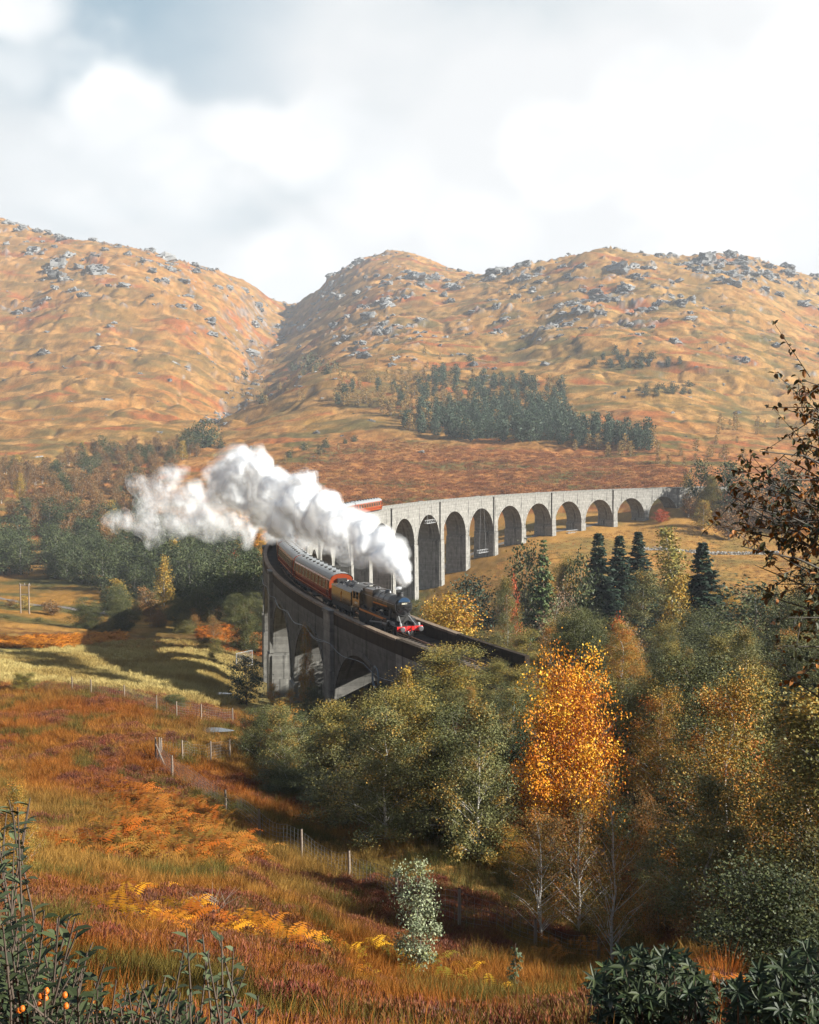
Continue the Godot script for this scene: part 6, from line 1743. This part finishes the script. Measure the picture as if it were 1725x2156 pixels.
func build_close_shrubs(r: RandomNumberGenerator) -> void:
	M.gloss = leaf_mat("glossy_leaf", Color(0.30, 0.32, 0.2), 0.55)
	var green := [Color(.018, .026, .010), Color(.034, .046, .018), Color(.06, .075, .03)]
	var sallow := [Color(.035, .045, .022), Color(.06, .075, .035), Color(.10, .115, .055)]
	var laurel := [Color(.012, .022, .009), Color(.024, .038, .014), Color(.055, .07, .025)]
	stemmed("willow_shoots", "upright willow shoots with broad grey green leaves at the left edge", on_ground(30, 5.2), tips_in([0, 1640, 70, 1650, 85, 1800, 60, 1930, -40, 1960, -60, 1700], 16, 4.8, 5.8, r), 0.085, 0.04, sallow, false, 15, 31)
	stemmed("dark_shrub", "dark leafy shrub in the lower left corner", on_ground(60, 4.4), tips_in([-60, 1930, 120, 1900, 200, 1950, 240, 2060, 180, 2156, -60, 2156], 80, 3.6, 5.0, r), 0.075, 0.036, green, false, 14, 32)
	stemmed("low_shrub", "low small leaved shrub at the bottom left, right of the dark corner shrub", on_ground(300, 4.3), tips_in([190, 2060, 300, 2030, 380, 2060, 440, 2156, 190, 2156], 55, 3.8, 4.8, r), 0.06, 0.034, green, false, 12, 33)
	stemmed("willow_shoots", "thin willow shoots with grey leaves rising from the bottom grass", on_ground(480, 4.8), tips_in([380, 1960, 420, 1940, 540, 1990, 570, 2100, 480, 2130, 400, 2060], 12, 4.4, 5.2, r), 0.07, 0.034, sallow, false, 13, 34)
	stemmed("rose_shrub", "low dark shrub with orange fruits in the bottom left corner", on_ground(80, 3.6), tips_in([20, 2090, 180, 2070, 220, 2156, 0, 2156], 24, 3.2, 3.8, r), 0.05, 0.03, green, false, 12, 35)
	stemmed("rhododendron", "glossy dark rhododendron at the bottom, right of the bracken", on_ground(1370, 7.5), tips_in([1240, 2070, 1290, 2010, 1370, 1995, 1440, 2010, 1500, 2085, 1480, 2156, 1260, 2156], 170, 6.4, 8.2, r), 0.088, 0.026, laurel, true, 9, 36)
	stemmed("rhododendron", "glossy dark rhododendron in the lower right corner", on_ground(1680, 6.4), tips_in([1545, 2085, 1610, 2040, 1690, 1985, 1780, 1975, 1790, 2156, 1530, 2156], 170, 5.4, 7.2, r), 0.085, 0.026, laurel, true, 9, 37)
	stemmed("rhododendron", "smaller dark rhododendron between the two at the lower right", on_ground(1500, 9.5), tips_in([1450, 2060, 1530, 2070, 1570, 2120, 1520, 2156, 1440, 2140], 26, 8.6, 10.2, r), 0.088, 0.026, laurel, true, 9, 38)
	var fruit := Buf.new()
	for q in 9:
		var p := place(r.randf_range(40, 150), 3.5, r.randf_range(2080, 2140))
		fruit.lathe(p, Vector3.UP, [Vector2(-.011, 0), Vector2(-.007, .008), Vector2(0, .010), Vector2(.008, .007), Vector2(.012, .002)], 8)
	M.hip = mat("rose_hip", lin(.55, .13, .01), 0.35)
	for n in get_children():
		if String(n.name) == "rose_shrub":
			obj("fruit", fruit.done(), M.hip, n, Transform3D(Basis(), -(n as Node3D).position)).set_meta("kind", "stuff")
	# the pale sapling in the middle of the foreground
	kind("sapling", "willow_sapling", "column", 2.8, 1.5, 0.06, 34, 5200, 0.062, [Color(.12, .15, .08), Color(.20, .23, .13), Color(.30, .32, .20), Color(.16, .17, .06)], Color(.2, .18, .15), 0.03, 0.11, 3, 1)
	sighted("sapling", 872, 25, 1800, 128, "pale silvery green sapling alone in the heather by the fence")
	kind("pinelet", "pine_sapling", "spruce", 1.2, 0.9, 0.02, 9, 420, 0.16, [Color(.04, .06, .03), Color(.07, .09, .04)], Color(.1, .07, .05), 0.02, 0.1, 1, 1)
	sighted("pinelet", 1085, 24, 1985, 50, "tiny green pine sapling in the red heather")
	# the tree at the right whose branches reach into the view
	var o := thing("apple_tree", "dark tree at the right edge whose thin leafy branches overhang the view", "tree", Transform3D(Basis(), on_ground(2130, 8.5)))
	var wood := Buf.new(); var lv := Buf.new()
	var f := o.position
	wood.tube(PackedVector3Array([Vector3(0, -0.3, 0), Vector3(-.1, 2.2, 0), Vector3(.05, 4.4, .1), Vector3(0, 7.2, 0)]), PackedFloat32Array([.13, .11, .08, .03]), 8, Color(.07, .06, .05), false)
	var pal := [Color(.03, .04, .02), Color(.06, .06, .025), Color(.16, .07, .02), Color(.34, .12, .015)]
	for e in [[1690, 800, 8.2], [1650, 860, 8.6], [1600, 950, 8.0], [1570, 1000, 8.8], [1545, 1060, 8.3], [1520, 1110, 8.8], [1560, 1150, 8.0], [1590, 1190, 8.6], [1640, 1010, 7.8], [1680, 930, 8.8], [1620, 1100, 8.2], [1660, 1180, 8.7], [1700, 1060, 8.2], [1530, 1035, 8.6], [1600, 1250, 8.4], [1660, 1300, 8.0], [1610, 1390, 8.5], [1700, 1390, 8.2], [1710, 1240, 8.6], [1700, 860, 8.4], [1650, 960, 8.9], [1610, 1040, 9.0], [1690, 1000, 7.9], [1730, 900, 8.1], [1700, 1150, 8.6], [1720, 1300, 8.9], [1650, 1360, 8.2], [1690, 1440, 8.7], [1625, 1160, 8.3], [1580, 1050, 8.5], [1640, 1060, 8.7], [1710, 970, 8.6], [1730, 1120, 8.3], [1680, 1100, 9.0], [1640, 1230, 8.9], [1560, 1080, 9.1]]:
		var tip := place(e[0], e[2], e[1]) - f
		var y0 := clampf(tip.y - r.randf_range(0.9, 1.7), 1.6, 6.4)
		var root := Vector3(0, y0, 0)
		var mid := root.lerp(tip, 0.5) + Vector3(0, r.randf_range(0.0, 0.35), r.randfn() * 0.15)
		var m2 := mid.lerp(tip, 0.6) + Vector3(r.randfn() * 0.05, r.randf_range(-0.02, 0.16), r.randfn() * 0.08)
		wood.tube(PackedVector3Array([root, mid, m2, tip]), PackedFloat32Array([.03, .014, .008, .003]), 5, Color(.07, .06, .05), false)
		for tw in 13:
			var s := mid.lerp(tip, r.randf_range(-0.35, 0.97)) + Vector3(0, 0.04, 0)
			var en := s + Vector3(r.randf_range(-0.34, 0.22), r.randf_range(-0.30, 0.42), r.randfn() * 0.2)
			wood.rod(s, en, .004, .002, 4, Color(.07, .06, .05))
			for q in 14:
				var c := s.lerp(en, r.randf_range(0.1, 1.08))
				var d := Vector3(r.randfn(), r.randfn() - 0.3, r.randfn()).normalized()
				broad_leaf(lv, c, d, Vector3(r.randfn() * 0.5, 1, r.randfn() * 0.5), r.randf_range(.04, .07), r.randf_range(.024, .042), pick(pal, pow(r.randf(), 1.1)))
	obj("trunk", wood.done(), M.bark, o)
	obj("leaves", done_plain(lv), M.gloss, o).set_meta("kind", "stuff")

# --- bare rock on the mountainsides
func rock_mesh(sd: int) -> ArrayMesh:
	var n := FastNoiseLite.new(); n.seed = sd; n.frequency = 0.9; n.fractal_octaves = 3
	var b := Buf.new()
	var g := 5
	for face in 6:
		var ax := Vector3.ZERO; ax[face / 2] = 1.0 if face & 1 else -1.0
		var u := Vector3(ax.y, ax.z, ax.x); var v := ax.cross(u)
		var pts := []
		for j in g + 1:
			for i in g + 1:
				var p := (ax + u * (2.0 * i / g - 1.0) + v * (2.0 * j / g - 1.0))
				p = p.normalized() * 0.55 + p * 0.3
				p *= 1.0 + 0.75 * n.get_noise_3dv(p) + 0.35 * n.get_noise_3dv(p * 2.7)
				pts.append(p)
		for j in g:
			for i in g:
				var o := j * (g + 1) + i
				var t: float = 0.8 + 0.5 * n.get_noise_3dv(pts[o] * 3.0)
				b.quad(pts[o], pts[o + 1], pts[o + g + 2], pts[o + g + 1], Color(t, t, t))
	return b.done()

func build_rocks() -> void:
	var r := RandomNumberGenerator.new(); r.seed = 404
	M.rock = mat("rock", Color.WHITE, 0.95, true)
	M.rock.metallic_specular = 0.2
	M.rock.albedo_texture = M.hill.albedo_texture
	M.rock.uv1_triplanar = true; M.rock.uv1_world_triplanar = true; M.rock.uv1_scale = Vector3.ONE * 0.09
	var meshes := [rock_mesh(1), rock_mesh(2), rock_mesh(3), rock_mesh(4)]
	var spots := []; var tints := PackedColorArray()
	var big := 0
	for q in 42000:
		var d := lerpf(620.0, 2050.0, r.randf())
		var col := r.randf_range(-120, 1850)
		var x := (col - 862.5) / FD * d; var z := -d
		var y := ground(x, z)
		var k := crag(x, y, z, sqrt(x * x + z * z))
		var keep := k * 0.5 + smoothstep(90.0, 300.0, y) * 0.005 + 0.005 + (0.10 if n2.get_noise_2d(x * 0.8 + 60.0, z * 1.6) > 0.30 and y > 80.0 else 0.0)
		if x > -420.0 and x < -60.0 and ravine(x, z) < 14.0: keep = 0.35
		if r.randf() > keep: continue
		var s := r.randf_range(0.7, 2.6) * (1.0 + k * 1.7) * (1.0 if r.randf() < 0.9 else 1.8)
		var t := Transform3D(Basis.from_euler(Vector3(r.randf_range(-.25, .25), r.randf() * TAU, r.randf_range(-.25, .25))).scaled_local(Vector3(s * r.randf_range(1.0, 1.9), s * r.randf_range(0.5, 0.95), s)), Vector3(x, y - s * 0.34, z))
		var v := r.randf_range(0.16, 0.34)
		if s > 5.2 and big < 70:
			big += 1
			var o := obj("rock_outcrop", meshes[big % 4], M.rock_plain, self, t) if M.has("rock_plain") else null
			if o == null:
				M.rock_plain = M.rock.duplicate(); M.rock_plain.albedo_color = lin(.26, .26, .255)
				o = obj("rock_outcrop", meshes[big % 4], M.rock_plain, self, t)
			tag(o, ("grey crag standing out of the grass on the left hill" if x < -300.0 else "grey crag on the middle hill with the rounded top" if x < 40.0 else "grey crag on the broad right hill") + (", high up" if y > 200.0 else ", low down"), "rock", "crags of the mountainsides")
			continue
		spots.append(t); tints.append(Color(v, v * 0.985, v * 0.96))
	print("rocks ", spots.size(), " ", big)
	scatter("rocks", "grey rocks and boulders strewn over the orange mountainsides", "rocks", meshes, M.rock, spots, tints)

# --- fences, poles, cables and other fittings
func wire_fence(called: String, label: String, group: String, sights: Array, tops: Array, m_post: Material) -> void:
	var pts := PackedVector3Array(); var hs := PackedFloat32Array()
	for k in range(0, sights.size(), 2):
		var p := seen(sights[k], sights[k + 1])
		pts.append(p); hs.append(clampf(place(sights[k], -p.z, tops[k / 2]).y - p.y, 0.9, 1.7))
	var o := thing(called, label, "fence", Transform3D(Basis(), pts[0]), group)
	var w := Buf.new()
	for k in pts.size():
		var b := Buf.new()
		b.tube(PackedVector3Array([Vector3(0, -0.3, 0), Vector3(0.01, hs[k] * 0.5, 0), Vector3(0.0, hs[k], 0.01)]), PackedFloat32Array([.058, .054, .048]), 7, Color.WHITE * (0.8 + 0.3 * fmod(k * 0.37, 1.0)))
		obj("post", b.done(), m_post, o, Transform3D(Basis(), pts[k] - pts[0]))
		if k == pts.size() - 1: continue
		var a := pts[k] - pts[0]; var e := pts[k + 1] - pts[0]
		var n := maxi(2, int((e - a).length() / 0.24))
		for line in 7:
			var f := [0.06, 0.20, 0.34, 0.48, 0.62, 0.76, 0.92][line] as float
			var path := PackedVector3Array(); var rad := PackedFloat32Array()
			for s in 7:
				var t := s / 6.0
				var q := a.lerp(e, t)
				q.y = ground(q.x + pts[0].x, q.z + pts[0].z) - pts[0].y
				var lin_y := lerpf(a.y, e.y, t)
				q.y = maxf(q.y, lin_y - 0.25) + lerpf(hs[k], hs[k + 1], t) * f - 0.10 * sin(PI * t) * f
				path.append(q); rad.append(0.006)
			w.tube(path, rad, 3, Color.WHITE, false)
		for s in range(1, n):
			var t := float(s) / n
			var q := a.lerp(e, t)
			q.y = maxf(ground(q.x + pts[0].x, q.z + pts[0].z) - pts[0].y, lerpf(a.y, e.y, t) - 0.25)
			var hh := lerpf(hs[k], hs[k + 1], t)
			w.rod(q + Vector3(0, hh * 0.05, 0), q + Vector3(0.02, hh * 0.9 - 0.09 * sin(PI * t), 0.02), 0.0055, 0.0055, 3)
	obj("wire_netting", w.done(), M.wire, o)

func build_fittings() -> void:
	M.post = mat("weathered_post", lin(.22, .17, .13), 0.9, true)
	M.wire = mat("wire", lin(.16, .16, .16), 0.5, false, 0.2)
	M.white = mat("white_metal", lin(.28, .285, .29), 0.5)
	M.cable = mat("blue_cable", lin(.16, .21, .25), 0.5)
	wire_fence("wire_fence", "long stock fence of grey posts running down the slope below the thicket", "", [328, 1598, 363, 1640, 475, 1712, 546, 1772, 635, 1806, 735, 1850, 835, 1900, 967, 1955, 1127, 2003, 1260, 2035], [1552, 1590, 1662, 1703, 1745, 1790, 1835, 1870, 1935, 1965], M.post)
	wire_fence("wire_fence", "short sunlit fence from the corner posts to the thicket", "", [336, 1600, 340, 1592, 384, 1600, 444, 1606, 484, 1602], [1552, 1553, 1558, 1560, 1556], M.post)
	wire_fence("wire_fence", "far stock fence along the meadow's near edge at the left", "", [152, 1456, 192, 1462, 262, 1474, 330, 1500, 372, 1512, 424, 1520, 490, 1528], [1425, 1430, 1442, 1463, 1476, 1482, 1490], M.post)
	var st := seen(350, 1618)
	var c0 := seen(328, 1598)
	obj("fence_strut", mesh_of(func(b: Buf): b.rod(st, c0 + Vector3(0, 0.9, 0), .05, .04, 6)), M.post)
	tag(get_child(get_child_count() - 1), "slanting timber strut that props the fence's corner post", "strut")
	# twin timber pole below the glen wood, and the lone pole on the moor
	var foot := seen(53, 1292)
	var hp := thing("power_pole", "twin timber pole with cross beam standing below the glen wood", "pole", Transform3D(Basis(), foot))
	var ht := place(53, -foot.z, 1229).y - foot.y
	for s in [-1.0, 1.0]: obj("pole", mesh_of(func(b: Buf): b.rod(Vector3(s * .95, -1, 0), Vector3(s * .95, ht, 0), .17, .13, 8)), M.post, hp)
	obj("cross_beam", mesh_of(func(b: Buf): b.box(Vector3(-1.3, ht - .5, -.2), Vector3(1.3, ht - .25, -.05)); b.box(Vector3(-.95, ht * .62, -.1), Vector3(.95, ht * .62 + .16, .05))), M.post, hp)
	obj("insulator", mesh_of(func(b: Buf):
		for x in [-1.1, 0.0, 1.1]: b.rod(Vector3(x, ht - .25, -.12), Vector3(x, ht + .15, -.12), .06, .04, 6)), M.white, hp)
	foot = seen(535, 975)
	var pole := thing("telegraph_pole", "lone pale pole with a grey box near its top, behind the steam", "pole", Transform3D(Basis(), foot))
	var h2 := place(535, -foot.z, 936).y - foot.y
	obj("pole", mesh_of(func(b: Buf): b.rod(Vector3(0, -1, 0), Vector3(0, h2, 0), .2, .15, 8)), M.post, pole)
	obj("box", mesh_of(func(b: Buf): b.box(Vector3(-2.2, h2 - 2.6, -.5), Vector3(-.9, h2 - .8, .5)); b.box(Vector3(-2.4, h2 - .8, -.1), Vector3(.6, h2 - .6, .1))), M.white, pole)
	# cables slung along the dark outer wall
	for e in [[-3.72, 28.2, -5.05, 26.9, 0.5, "pale blue cable looped along the dark outer wall, upper one"], [-4.25, 27.4, -5.6, 26.6, 0.3, "thin pale cable along the dark outer wall, lower one"]]:
		var path := PackedVector3Array(); var rad := PackedFloat32Array()
		for s in 41:
			var t := s / 40.0
			path.append(at(lerpf(e[0], e[2], t), HALF + 0.62, lerpf(e[1], e[3], t) - e[4] * absf(sin(PI * t * 5.0)) - 0.15 * sin(t * 31.0))); rad.append(0.024)
		var b := Buf.new(); b.tube(path, rad, 5)
		tag(obj("cable", b.done(), M.cable), e[5], "cable", "cables on the viaduct wall")
	for e in [[-4.78, 25.9, "blue cable coil hanging over the second near arch"], [-5.42, 26.2, "blue cable coil hanging over the third near arch"]]:
		var b := Buf.new()
		for loop in 3:
			var path := PackedVector3Array(); var rad := PackedFloat32Array()
			for s in 21:
				var w := TAU * s / 20
				path.append(at(e[0] + cos(w) * 0.02, HALF + 0.68 + loop * 0.05, e[1] + sin(w) * (0.85 + loop * 0.07))); rad.append(0.03)
			b.tube(path, rad, 5)
		tag(obj("cable_coil", b.done(), M.cable), e[2], "cable", "cable coils on the viaduct wall")
	for e in [[0.75, 24.6, "white lattice platform hung in the crown of the second sunlit arch"], [1.75, 13.5, "white lattice platform hung low in the fourth sunlit arch"], [3.3, 16.2, "white lattice platform lying by the eighth pier"]]:
		var t := on_track(e[0], e[1]); t.origin = at(e[0], -HALF - 0.6, e[1])
		var o := thing("work_platform", e[2], "platform", t, "work platforms on the viaduct")
		obj("lattice", mesh_of(func(b: Buf):
			for y in [0.0, 0.9]:
				for z in [-.35, .35]: b.rod(Vector3(-2.9, y, z), Vector3(2.9, y, z), .05, .05, 4)
			for s in 8:
				for z in [-.35, .35]: b.rod(Vector3(-2.9 + s * .73, .9 * (s & 1), z), Vector3(-2.17 + s * .73, .9 * (1 - (s & 1)), z), .04, .04, 4)
			b.box(Vector3(-2.9, .04, -.33), Vector3(2.9, .08, .33))), M.white, o)
		if e[0] < 3.0:
			obj("rope", mesh_of(func(b: Buf):
				for x in [-2.0, 2.0]: b.rod(Vector3(x, .9, 0), Vector3(x * .4, 29.0 - e[1], .2), .03, .03, 4)), M.white, o)
	# mesh panel standing in the grass by the first pier
	foot = seen(515, 1405)
	var pn := thing("mesh_panel", "upright steel mesh panel in the grass left of the first pier", "fence panel", Transform3D(Basis(Vector3.UP, 0.9), foot))
	obj("frame", mesh_of(func(b: Buf):
		for x in [-1.7, 1.7]: b.rod(Vector3(x, -.2, 0), Vector3(x, 2.5, 0), .05, .05, 6)
		for y in [.15, 2.45]: b.rod(Vector3(-1.7, y, 0), Vector3(1.7, y, 0), .04, .04, 5)), M.white, pn)
	obj("mesh", mesh_of(func(b: Buf):
		for x in 13: b.rod(Vector3(-1.6 + x * .26, .15, 0), Vector3(-1.6 + x * .26, 2.45, 0), .014, .014, 3)
		for y in 9: b.rod(Vector3(-1.7, .3 + y * .25, 0), Vector3(1.7, .3 + y * .25, 0), .014, .014, 3)), M.white, pn)
	# dry stone wall across the field, and the tracks
	M.stone = mat("field_stone", Color.WHITE, 0.9, true)
	var r := RandomNumberGenerator.new(); r.seed = 17
	var b := Buf.new()
	var a := seen(1345, 1158); var e2 := seen(1640, 1166)
	var count := int((e2 - a).length() / 0.35)
	for s in count * 3:
		var p := a.lerp(e2, (s + r.randf()) / (count * 3.0))
		p.y = ground(p.x, p.z) + r.randf_range(0.0, 0.9); p.x += r.randf_range(-.25, .25); p.z += r.randf_range(-.25, .25)
		var v := r.randf_range(.22, .42)
		var sz := Vector3(r.randf_range(.15, .32), r.randf_range(.10, .2), r.randf_range(.15, .3))
		b.box(-sz, sz, Color(v, v, v * .96), Transform3D(Basis.from_euler(Vector3(r.randfn() * .2, r.randf() * 6, r.randfn() * .2)), p - a))
	var wall := thing("stone_wall", "low tumbled dry stone wall across the field below the far arches", "wall", Transform3D(Basis(), a))
	obj("stones", b.done(), M.stone, wall).set_meta("kind", "stuff")
	M.gravel = mat("gravel", lin(.19, .165, .145), 0.95)
	M.gravel.metallic_specular = 0.1
	M.gravel.albedo_texture = M.soil.albedo_texture
	M.gravel.uv1_triplanar = true; M.gravel.uv1_world_triplanar = true; M.gravel.uv1_scale = Vector3.ONE * 0.3
	for t in [["road", [-80, 1252, -10, 1258, 45, 1268, 95, 1276, 150, 1281, 215, 1290, 270, 1302], 1.9, "gravel road along the foot of the glen wood"], ["path", [900, 1215, 960, 1180, 1040, 1150, 1130, 1128, 1210, 1112, 1290, 1098], 1.6, "grey track passing under the far arches"]]:
		var mid := PackedVector3Array()
		var list: Array = t[1]
		for k in range(0, list.size(), 2): mid.append(seen(list[k], list[k + 1], 60.0))
		var g := Buf.new()
		for k in mid.size() - 1:
			var n := int((mid[k + 1] - mid[k]).length() / 2.0) + 1
			for s in n:
				var p := mid[k].lerp(mid[k + 1], float(s) / n); var q := mid[k].lerp(mid[k + 1], float(s + 1) / n)
				var sd: Vector3 = (mid[mini(k + 2, mid.size() - 1)] - mid[maxi(k - 1, 0)]).cross(Vector3.UP).normalized() * t[2]
				var crn := [p - sd, p + sd, q + sd, q - sd]
				for z in 4: crn[z].y = ground(crn[z].x, crn[z].z) + 0.10
				g.quad(crn[0], crn[1], crn[2], crn[3])
		tag(obj(t[0], g.done(), M.gravel), t[3], "", "", "structure")
	# standing water in the hollow by the first pier
	M.water = mat("water", lin(.05, .06, .065), 0.06)
	for e in [["stream", 432, 1540, 2.0, 0.7, "dark pool of the stream in the hollow below the viaduct"], ["puddle", 455, 1462, 1.7, 0.5, "pale puddle on the track by the first pier"]]:
		var p := seen(e[1], e[2])
		var wb := Buf.new()
		for s in 20:
			var w0 := TAU * s / 20; var w1 := TAU * (s + 1) / 20
			var q0 := Vector3(cos(w0) * e[3] * (1 + .2 * sin(w0 * 3)), .12, sin(w0) * e[4]); var q1 := Vector3(cos(w1) * e[3] * (1 + .2 * sin(w1 * 3)), .12, sin(w1) * e[4])
			wb.tri(Vector3(0, .12, 0), q0, q1)
		tag(obj(e[0], wb.done(), M.water, self, Transform3D(Basis(), p)), e[5], "", "", "structure")
	# grey dead twigs in the heather
	foot = seen(445, 1935)
	var tw := Buf.new()
	for s in 9:
		var d := Vector3(r.randf_range(-.7, .9), r.randf_range(.5, 1.0), r.randf_range(-.4, .4))
		var m1 := d * 0.5 + Vector3(0, .1, 0)
		tw.tube(PackedVector3Array([Vector3.ZERO, m1, d]), PackedFloat32Array([.012, .008, .003]), 5)
		tw.rod(m1, m1 + Vector3(r.randf_range(-.4, .4), r.randf_range(.2, .5), r.randf_range(-.3, .3)), .009, .004, 4)
	tag(obj("dead_branch", tw.done(), M.post, self, Transform3D(Basis().scaled(Vector3.ONE * 0.75), foot)), "bare grey dead branch sticking out of the heather", "branch")
func _ready() -> void:
	rng.seed = 7
	n1.seed = 1; n1.frequency = 0.006; n1.fractal_octaves = 4
	n2.seed = 2; n2.frequency = 0.02; n2.fractal_octaves = 4
	n3.seed = 3; n3.frequency = 0.06; n3.fractal_octaves = 3
	n4.seed = 4; n4.frequency = 0.25; n4.fractal_octaves = 3
	var cam := Camera3D.new()
	cam.name = "camera"
	cam.position = Vector3(0, EYE, 0)
	cam.rotation.x = -PITCH
	cam.fov = 50.57
	cam.near = 0.1; cam.far = 9000.0
	add_child(cam)
	var env := Environment.new()
	env.background_mode = Environment.BG_SKY
	var sm := PanoramaSkyMaterial.new()
	sm.panorama = ImageTexture.create_from_image(sky_image())
	env.sky = Sky.new(); env.sky.sky_material = sm
	env.background_energy_multiplier = 1.0
	env.tonemap_mode = Environment.TONE_MAPPER_LINEAR
	env.tonemap_exposure = 2.7
	env.fog_enabled = true
	env.fog_density = 0.00015
	env.fog_light_color = Color(0.95, 0.97, 1.0)
	env.sdfgi_enabled = true; env.ssao_enabled = true; env.ssil_enabled = true
	var we := WorldEnvironment.new()
	we.name = "surroundings"; we.environment = env
	add_child(we)
	var sun := DirectionalLight3D.new()
	sun.name = "sun"
	sun.light_energy = 1.6
	sun.light_color = Color(1.0, 0.985, 0.945)
	sun.light_angular_distance = 0.5
	sun.shadow_enabled = true
	sun.look_at_from_position(Vector3(0.86, 0.47, 0.22), Vector3.ZERO)
	add_child(sun)
	var t0 := Time.get_ticks_msec()
	setup_materials()
	setup_land()
	build_land()
	print("land ", Time.get_ticks_msec() - t0)
	build_viaduct()
	setup_kinds()
	print("kinds ", Time.get_ticks_msec() - t0)
	build_train()
	build_plume()
	print("plume ", Time.get_ticks_msec() - t0)
	build_trees()
	print("trees ", Time.get_ticks_msec() - t0)
	build_near()
	build_rocks()
	build_fittings()
	print("trees ", Time.get_ticks_msec() - t0)
